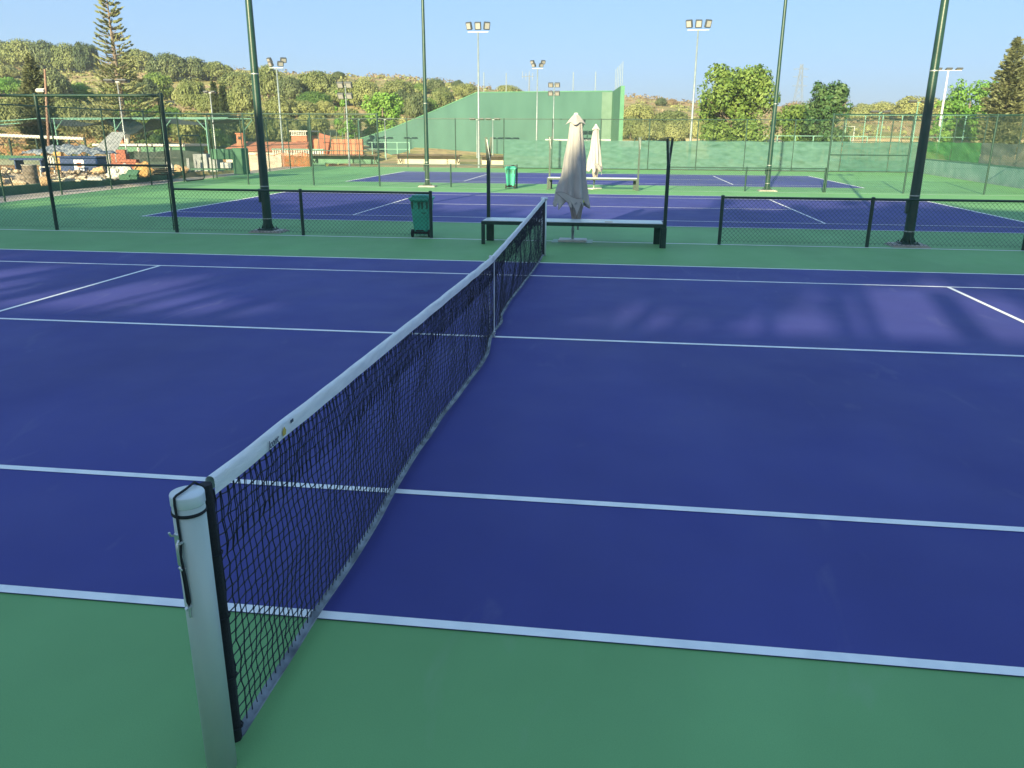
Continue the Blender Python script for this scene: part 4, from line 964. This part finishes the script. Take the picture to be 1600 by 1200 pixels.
HT = [  # px centre, top, base, width, tone, place
    (4, 60, 88, 34, 'dark', 'at the left frame edge on the skyline'), (38, 56, 94, 62, 'olive', 'on the skyline above the left conifer'), (73, 60, 96, 48, 'dark', 'on the skyline left of the tiered pine, casting deep shade'),
    (104, 63, 88, 44, 'olive', 'on the skyline just left of the tiered pine'), (132, 62, 88, 40, 'dark', 'half hidden behind the left side of the tiered pine'),
    (216, 75, 112, 52, 'olive', 'touching the right side of the tiered pine at the skyline'), (265, 78, 128, 58, 'dark', 'largest dark tree crown on the skyline right of the tiered pine'), (305, 85, 126, 48, 'dark', 'on the skyline above the cypress pair'),
    (337, 94, 126, 46, 'olive', 'on the skyline above the slim lamp post'), (248, 109, 156, 46, 'fresh', 'at mid slope below the skyline right of the tiered pine'), (300, 120, 172, 46, 'olive', 'mid slope left of the slim lamp post'),
    (232, 120, 165, 40, 'dark', 'mid slope behind the right branches of the tiered pine'), (374, 109, 142, 56, 'olive', 'mid slope left of the near left pole top'), (378, 128, 182, 50, 'olive', 'lower slope left of the near left pole'),
    (420, 97, 156, 40, 'olive', 'upper slope just right of the near left pole'), (454, 116, 158, 42, 'dark', 'in shade right of the splayed lamp mast'), (499, 107, 154, 56, 'olive', 'large olive tree crown near the skyline left of the four lamp mast'),
    (530, 111, 124, 20, 'dark', 'tiny tree crown on the skyline left of the four lamp mast'), (492, 140, 170, 56, 'fresh', 'flat topped tree crown below the large skyline tree'), (474, 154, 184, 46, 'yellow', 'low shrub tree right of the splayed lamp mast'),
    (508, 155, 184, 34, 'yellow', 'low shrub tree left of the narrow bright tree'), (570, 120, 168, 50, 'olive', 'big olive tree crown above and between the two bright trees'), (622, 122, 152, 46, 'olive', 'upper slope above the bushy bright tree'),
    (627, 138, 176, 30, 'dark', 'right behind the bushy bright tree'), (650, 140, 190, 40, 'dark', 'left of the sunlit left far pole above the wall shoulder'), (681, 120, 146, 30, 'dark', 'on the skyline right of the sunlit left far pole'),
    (690, 134, 174, 40, 'olive', 'above the sloping shoulder right of the far pole'), (655, 128, 146, 24, 'fresh', 'small green tree crown left of the sunlit far pole near the skyline'), (728, 128, 154, 40, 'yellow', 'left of the tall mast above the wall corner'),
    (716, 124, 140, 18, 'dark', 'small dark tree crown on the skyline above the wall corner'), (793, 131, 150, 40, 'yellow', 'peeping over the flat top of the wall'),
    (998, 158, 196, 56, 'yellow', 'right of the frontón side wall at mid slope'), (1050, 170, 200, 54, 'olive', 'left of the three lamp mast at mid slope'), (985, 178, 218, 40, 'olive', 'right at the foot of the frontón side wall'),
    (1015, 186, 222, 44, 'yellow', 'above the right forked bench post'), (1050, 188, 222, 46, 'yellow', 'low olive tree crown left of the three lamp mast'), (1086, 180, 222, 40, 'yellow', 'low olive tree crown right of the three lamp mast'),
    (1033, 151, 166, 18, 'dark', 'tiny crown on the brown skyline left of the three lamp mast'), (1050, 154, 166, 16, 'dry', 'tiny dry tree crown on the brown skyline near the mast'),
    (1376, 156, 186, 44, 'yellow', 'right of the small leafy tree on the pale skyline'), (1428, 147, 188, 70, 'yellow', 'broad olive tree crown left of the near right pole on the skyline'), (1345, 160, 190, 40, 'yellow', 'partly behind the small leafy tree'), (1465, 156, 184, 40, 'olive', 'between the near right pole and the white mast'), (1240, 155, 196, 50, 'dry', 'dry brown tree crown below the pylon'),
    (85, 104, 168, 56, 'dark', 'large dark tree behind the rusty pole'), (10, 100, 122, 40, 'yellow', 'yellow shrub tree at the left frame edge mid slope'), (14, 118, 150, 46, 'bright', 'bright shrub at the left frame edge under the yellow one'), (128, 128, 160, 40, 'bright', 'bright shrub left of the tiered pine base'),
    (40, 140, 205, 70, 'olive', 'bush at the foot of the left conifer'), (110, 150, 205, 60, 'olive', 'bush behind the canopy left of the tiered pine'), (150, 160, 215, 70, 'conifer', 'bush under the tiered pine branches'), (215, 150, 210, 60, 'fresh', 'bush behind the canopy right of the tiered pine'),
    (262, 160, 215, 60, 'fresh', 'bush behind the near tall fence corner'), (305, 170, 225, 50, 'olive', 'bush behind the gate'), (355, 170, 225, 54, 'olive', 'bush behind the red roof chimney'), (405, 165, 225, 60, 'olive', 'bush behind the near left pole'), (445, 175, 225, 50, 'yellow', 'bush above the balustrade'), (490, 172, 214, 50, 'olive', 'bush above the terracotta wall'), (545, 165, 214, 40, 'olive', 'bush between the narrow and the bushy bright trees'),
    (240, 205, 236, 50, 'deep', 'dark bush above the white roofed bar'), (335, 195, 240, 44, 'fresh', 'tall shrub behind the crates right of the gate'), (350, 205, 238, 30, 'deep', 'dark shrub left of the terracotta chimney'),
    (180, 130, 160, 50, 'fresh', 'mid slope directly behind the tiered pine'), (330, 140, 180, 44, 'olive', 'right behind the slim lamp post'), (440, 148, 185, 44, 'yellow', 'lower slope behind the splayed lamp mast'), (530, 130, 165, 40, 'olive', 'behind the four lamp mast'),
    (590, 140, 180, 36, 'olive', 'behind the bushy bright tree on its left'), (670, 150, 190, 36, 'fresh', 'right next to the sunlit far pole above the wall'), (1125, 165, 205, 50, 'olive', 'left beside the big leafy tree'), (1505, 160, 200, 60, 'olive', 'behind the bright tree at right'),
]
NAME = dict(olive='olive green', dark='dark green', yellow='yellowish', bright='bright green', fresh='mid green', deep='deep green', conifer='brownish green', dry='dry brown')
for i, (px, pt, pb_, w, tone, place) in enumerate(HT):
    p = on_terrain(px, pb_); dpt = depth(p); t = at(px, pt, p.y)
    h = max(1.5, t.z-p.z); rx = px2m(w, p)/2*1.2
    sz = 'small' if w < 32 else ('large' if w > 52 else 'round')
    nm_ = 'hillside_shrub' if h < 2.2 else 'hillside_tree'
    w0 = place.split()[0]
    noun = any(k_ in place for k_ in ('crown', 'shrub', 'bush ', 'bushy growth', 'tree right', 'tree left', 'large dark tree'))and w0 in ('tiny', 'small', 'big', 'large', 'largest', 'low', 'flat', 'broad', 'bright', 'yellow', 'dry', 'bush', 'bushy', 'tall', 'dark')
    lab = place if (noun and w0 != 'bush') else (f'{sz} {NAME[tone]} {place}' if noun else f'{sz} {NAME[tone]} {"shrub" if h < 2.2 else "tree"} {place}')
    tree(nm_, lab, p, rx, h*1.06, tone, i % 6, rnd.uniform(0, 6.28), 'trees on the hillside')
for cm, tm_ in PROTO: bpy.data.objects.remove(cm); bpy.data.objects.remove(tm_)

def one_tree(name, label, px, pt, Y, w, mk, tone, trunk_r, base=0., zc=None, leafscale=1.):
    t = at(px, pt, Y); o = thing(name, label, 'tree', (t.x, Y, base)); h = t.z-base; rx = px2m(w, t)/2
    mb = mk(rx, h); mb.build('crown', LM[tone], o)
    tr = MB().tube([(0, 0, -.2), (.05, 0, h*.35), (0, .05, h*.75)], [trunk_r*1.2, trunk_r, trunk_r*.4], 8)
    q = random.Random(int(px))
    for i in range(0 if name in ('conifer', 'cypress', 'tiered_pine') else 9):
        a = q.uniform(0, 6.28); z = h*q.uniform(.2, .55); L_ = rx*q.uniform(.5, .85); tr.tube([(0, 0, z), (L_*.5*math.cos(a), L_*.5*math.sin(a), z+L_*.45), (L_*math.cos(a), L_*math.sin(a), z+L_*.8)], [trunk_r*.45, trunk_r*.3, trunk_r*.1], 6)
    tr.build('trunk', M['bark'], o)
    return o
def broad(seed, leaves, size, nb=26, z0=.18, shape=None):
    def mk(rx, h):
        q = random.Random(seed); mb = MB(); lay = []
        for i in range(nb):
            z = q.uniform(z0, .90); a = q.uniform(0, 6.28)
            env = (shape(z) if shape else math.sqrt(max(.05, 1-((z-.5)/.58)**2)))
            rr = rx*.74*env*math.sqrt(q.random()); br = rx*q.uniform(.24, .40)
            lay.append(((rr*math.cos(a), rr*math.sin(a), z*h), (br, br, br*q.uniform(.7, 1.0))))
        for i in range(nb//2):   # twigs that break the outline
            a = q.uniform(0, 6.28); z = q.uniform(.35, .97); env = (shape(z) if shape else math.sqrt(max(.05, 1-((z-.5)/.58)**2))); br = rx*q.uniform(.08, .15)
            lay.append(((rx*.95*env*math.cos(a), rx*.95*env*math.sin(a), z*h), (br, br, br*1.2)))
        tot = sum(l[1][0]**2 for l in lay)
        for c, rd in lay: leaf_quads(mb, q, c, rd, int(leaves*rd[0]**2/tot), size*q.uniform(.8, 1.2), .15)
        return mb
    return mk
one_tree('leafy_tree', 'big rounded leafy tree right of centre behind the back fence', 1156, 101, 68, 128, broad(3, 17000, .14, 64, .16), 'fresh', .22)
one_tree('leafy_tree', 'smaller dark leafy tree right of the big leafy one', 1298, 128, 72, 92, broad(5, 8000, .14, 40, .2, lambda z: 1.05-.55*z), 'deep', .16)
one_tree('leafy_tree', 'low spreading leafy tree between the big leafy tree and the pylon side', 1262, 160, 75, 100, broad(15, 8000, .14, 36, .2), 'fresh', .16)
one_tree('bright_tree', 'narrow upright bright green tree beside the four lamp mast', 536, 137, 76, 36, broad(7, 3800, .13, 20, .05, lambda z: .95-.5*abs(z-.35)), 'bright', .10, base=-.5)
one_tree('bright_tree', 'bushy bright green tree above the left end of the frontón', 596, 143, 88, 70, broad(8, 7600, .15, 36, .1), 'bright', .14, base=.5)
one_tree('bright_tree', 'bright yellow green tree left of the right hand conifer', 1522, 127, 84, 96, broad(9, 8200, .15, 40, .12), 'bright', .16)
one_tree('bright_tree', 'bright green shrub at the foot of the right hand conifer', 1475, 156, 80, 46, broad(11, 2400, .14, 14, .1), 'bright', .1)
def conif(seed, tiers, size, droop=-.1, dens=26, ragged=.3, r_of=None, thick=.16):
    def mk(rx, h):
        q = random.Random(seed); mb = MB()
        for i in range(tiers):
            f = i/(tiers-1); z = h*(.10+.88*f); L0 = rx*(r_of(f) if r_of else (1-f)**.8)+.05
            nb = max(5, int(10-4*f)); a0 = q.uniform(0, 6.28)
            for b in range(nb):
                L_ = L0*q.uniform(1-ragged, 1.05); a = a0+6.283*b/nb+q.uniform(-.25, .25)
                for s_ in range(max(4, int(dens*L_/rx))):
                    u = q.uniform(.12, 1)**.8; r_ = L_*u; zz = z+droop*r_+.16*L_*u*u+q.gauss(0, thick*.4)
                    sp = thick*L_*(.25+.9*math.sin(3.1*u))
                    p = Vector((r_*math.cos(a)-q.gauss(0, sp)*math.sin(a), r_*math.sin(a)+q.gauss(0, sp)*math.cos(a), zz))
                    d = Vector((math.cos(a)+q.gauss(0, .5), math.sin(a)+q.gauss(0, .5), .35+q.gauss(0, .3))).normalized(); n_ = d.cross(Vector((q.gauss(0, 1), q.gauss(0, 1), 1))).normalized()
                    l_ = size*q.uniform(.7, 1.4); w = l_*.32
                    mb.add([p-d*l_*.5, p+n_*w, p+d*l_, p-n_*w], [(0, 1, 2, 3)])
        return mb
    return mk
# tall tiered pine (araucaria habit): whorls of upswept branches
def tiered(rx, h):
    q = random.Random(4); mb = MB(); T = 23
    for i in range(T):
        f = i/(T-1); z = h*(.10+.885*f**.92); L0 = rx*(1.06-.80*f**.8)*(1 if f > .1 else .8+2*f)
        nb = 8 if f < .55 else 6; a0 = q.uniform(0, 6.28)
        for b in range(nb):
            L_ = L0*q.uniform(.72, 1.1); a = a0+6.283*b/nb+q.uniform(-.2, .2); n_s = int(26+26*L_/rx) if f < .5 else 24
            zb = q.gauss(0, .10)
            for s_ in range(n_s):
                u = q.uniform(.25, 1); r_ = L_*u; zz = z+zb-.10*r_+.34*L_*u**2.4
                wd = L_*(.13 if f < .5 else .07)*math.sin(2.9*u)
                p = Vector((r_*math.cos(a)-q.gauss(0, wd)*math.sin(a), r_*math.sin(a)+q.gauss(0, wd)*math.cos(a), zz+q.gauss(0, .035)))
                d = Vector((math.cos(a)+q.gauss(0, .35), math.sin(a)+q.gauss(0, .35), .5+q.gauss(0, .2))).normalized(); nn = d.cross(Vector((q.gauss(0, 1), q.gauss(0, 1), .5))).normalized()
                l_ = .22*q.uniform(.7, 1.3); mb.add([p-d*l_*.5, p+nn*l_*.28, p+d*l_, p-nn*l_*.28], [(0, 1, 2, 3)])
    return mb
tp = one_tree('tiered_pine', 'tall tiered pine with upswept branches rising above the skyline at left', 166, -8, 62, 124, tiered, 'pine', .24, base=.3)
g = MB(); hh = at(164, -6, 62).z-.3
g.tube([(0, 0, 0), (0, 0, hh*.5), (0, 0, hh*.99)], [.26, .18, .04], 8)
q = random.Random(3)
for i in range(60):
    f = q.uniform(.3, .97); z = hh*(.12+.875*f); L_ = 2.7*(1-.8*f)*.8; a = q.uniform(0, 6.28); g.tube([(0, 0, z), (L_*.6*math.cos(a), L_*.6*math.sin(a), z+.02), (L_*math.cos(a), L_*math.sin(a), z+.22*L_)], [.04, .03, .012], 5, False)
g.build('stem', M['bark'], tp)
one_tree('conifer', 'brownish ragged conifer at the left before the hill', 44, 82, 52, 84, conif(2, 46, .17, -.02, 105, .5, lambda f: (1-f)**.7*(1 if f > .25 else .75)), 'conifer', .16, base=.2)
one_tree('conifer', 'tall brownish conifer at the right frame edge', 1592, 56, 66, 104, conif(6, 46, .20, -.04, 90, .5, lambda f: ((1-f)**.7*(1 if f > .3 else .75))+.04), 'conifer', .2)
for px, pt, lab in ((333, 130, 'left dark narrow cypress of the pair on the hill foot'), (347, 136, 'right dark narrow cypress of the pair on the hill foot')):
    one_tree('cypress', lab, px, pt, 84, 15, conif(int(px), 30, .22, .4, 60, .3, lambda f: (1-f*.9)**.5*.9), 'dark', .12, base=1.5)
# scrub and dry grass tufts nobody could count
q = random.Random(12); sg = MB(); sd = MB()
for i in range(2600):
    y = q.uniform(60, 196); x = q.uniform(-.85*y-20, .72*y+10)
    if x > -24 and y < 92: continue
    z = terrain(x, y); r_ = q.uniform(.35, 1.1)*(1.2 if y > 110 else .9)
    leaf_quads(sg if (mnoise.noise(Vector((x*.03, y*.03, 0))) > -.22 and q.random() < .74 and y < 168-max(0, x)*.25) else sd, q, (x, y, z+r_*.2), (r_*1.3, r_*1.3, r_*.6), 20, .26)
tag(sg.build('hillside_scrub', LM['yellow']), 'olive scrub covering the hillside between the trees', 'scrub', kind='stuff')
tag(sd.build('dry_brush', LM['dry']), 'dry brown brush on the upper hillside', 'brush', kind='stuff')
# dry bank at right
tag(MB().grid(lambda u, v: Vector((8+60*u, 78+5*v, -.1+2.0*ss(0, 1, v)+.25*mnoise.noise(Vector((u*14, v*2, 0))))), 60, 8).build('dry_bank', mat('bank_grass', (.40, .30, .18), (.44, .37, .19), .95, scale=.8, detail=8, bump=.6, bscale=6)), 'bank of dry tan grass behind the right windscreens', 'bank', kind='stuff')

# pylon
pp_ = at(1253, 100, 420); py = thing('power_pylon', 'pale lattice power pylon far away on the skyline', 'pylon', (pp_.x, 420, 6)); H = pp_.z-6
g = MB()
def pw(f): return 3.0*(1-f)**1.3+.45
for sx in (-1, 1):
    for sy in (-1, 1): g.tube([(sx*pw(f/8), sy*pw(f/8), H*f/8) for f in range(9)], .13, 4)
for i in range(10):
    f0, f1_ = i/10, (i+1)/10
    for sy in (-1, 1):
        g.tube([(-pw(f0), sy*pw(f0), H*f0), (pw(f1_), sy*pw(f1_), H*f1_)], .07, 4); g.tube([(pw(f0), sy*pw(f0), H*f0), (-pw(f1_), sy*pw(f1_), H*f1_)], .07, 4)
g.build('lattice', M['pylon'], py)
for f in (.66, .80, .92): MB().tube([(-3.6, 0, H*f), (0, 0, H*f+.7), (3.6, 0, H*f)], .10, 4).tube([(-3.6, 0, H*f), (3.6, 0, H*f)], .10, 4).build('crossarm', M['pylon'], py)

# ------------------------------------------------------------------ behind the camera: unseen building added to block sun, and trees shading the court
blocker = thing('unseen_sun_blocker', 'unseen long white block added far behind the camera to shade the near court', 'building', (-7, -24, 0))
MB().box((0, -5, 4.75), (54, 10, 9.5)).build('wall', M['white'], blocker); MB().box((0, -5, 9.56), (54.6, 10.6, .14)).build('roof', M['terra'], blocker)
g = MB(); q = random.Random(5); x = -27.
while x < 27: g.box((x, -.1, 10.15), (q.uniform(.10, .36), .16, 1.1)); x += q.uniform(.55, 1.25)  # bars on the added block, cutting the sun strip into stripes
g.build('roof_railing', M['white'], blocker)
q = random.Random(21)
def shade_crown(seed):
    q = random.Random(seed); mb = MB()
    for i in range(34):
        a = q.uniform(0, 6.28); z = q.uniform(15.85, 17.7); rr = 3.0*math.sqrt(q.random())*math.sqrt(max(.1, 1-((z-16.5)/2.2)**2)); br = q.uniform(.8, 1.25)
        leaf_quads(mb, q, (rr*math.cos(a), rr*math.sin(a), z), (br, br, br*.85), int(110*br*br), .34)
    for i in range(14):
        a = q.uniform(0, 6.28); br = q.uniform(.3, .55); leaf_quads(mb, q, (2.6*math.cos(a), 2.6*math.sin(a), q.uniform(14.5, 18.6)), (br, br, br), 24, .26)
    return mb
protoS = []
for s_ in range(3):
    o_ = thing('shade_tree', 'tall leafy tree behind the camera shading the near court', 'tree', (0, -60, 0), 0, 'trees behind the camera')
    shade_crown(s_+1).build('crown', LM['fresh'], o_); MB().tube([(0, 0, 0), (0, 0, 16)], [.30, .12], 8).build('trunk', M['bark'], o_); protoS.append(o_)
X = -42.; n_ = 0
while X < 24:
    hs = (.968+.085*ss(-22, 16, X))*q.uniform(.982, 1.018); s_ = q.uniform(.9, 1.1)
    if -12.6 < X < -8.2: hs *= .938
    if n_ < 3: o_ = protoS[n_]; o_.location = (X, -36+q.uniform(-.5, .5), 0); o_.rotation_euler = (0, 0, q.uniform(0, 6)); o_.scale = (s_, s_, hs)
    else: dup(protoS[n_ % 3], (X, -36+q.uniform(-.5, .5), 0), q.uniform(0, 6), scale=(s_, s_, hs))
    X += q.uniform(1.9, 2.8); n_ += 1

# ------------------------------------------------------------------ light
EL, AZ = 17.5, 192.
W = bpy.data.worlds.new('World'); S.world = W; W.use_nodes = True
nt = W.node_tree; bg = nt.nodes['Background']; sk = nt.nodes.new('ShaderNodeTexSky'); sk.sky_type = 'NISHITA'; sk.sun_disc = False
sk.sun_elevation = R(EL); sk.sun_rotation = R(AZ); sk.air_density = .6; sk.dust_density = 2; sk.ozone_density = 3
vm = nt.nodes.new('ShaderNodeVectorMath'); vm.operation = 'MULTIPLY_ADD'; vm.inputs[1].default_value = (.63, .63, .63); vm.inputs[2].default_value = (.22/.15, .40/.15, .61/.15)
nt.links.new(sk.outputs[0], vm.inputs[0]); nt.links.new(vm.outputs[0], bg.inputs[0]); bg.inputs[1].default_value = .053
sun = bpy.data.lights.new('sun', 'SUN'); sun.energy = 5.; sun.angle = R(.45); sun.color = (1, .87, .52)
so = bpy.data.objects.new('sun', sun); C.objects.link(so)
d = Vector((math.sin(R(AZ))*math.cos(R(EL)), math.cos(R(AZ))*math.cos(R(EL)), math.sin(R(EL))))
so.rotation_euler = d.to_track_quat('Z', 'Y').to_euler(); so.location = d*60
S.view_settings.view_transform = 'Standard'; S.view_settings.look = 'None'; S.view_settings.gamma = 1; S.view_settings.exposure = 1.52
S.cycles.use_denoising = True; S.cycles.max_bounces = 8; S.cycles.transparent_max_bounces = 24

# ------------------------------------------------------------------ air
hz = MB().box((0, 800, 27.5), (4800, 3300, 65)).build('haze', bpy.data.materials.new('pale_air')); hz['kind'] = 'stuff'; hz['label'] = 'thin pale air that fades the far hills'; hz['category'] = 'haze'
hm_ = hz.data.materials[0]; hm_.use_nodes = True; hm_.node_tree.nodes.clear()
ho = hm_.node_tree.nodes.new('ShaderNodeOutputMaterial'); pv = hm_.node_tree.nodes.new('ShaderNodeVolumePrincipled')
pv.inputs['Color'].default_value = (.80, .88, 1, 1); pv.inputs['Density'].default_value = .0006; pv.inputs['Anisotropy'].default_value = .2
hm_.node_tree.links.new(pv.outputs[0], ho.inputs['Volume'])
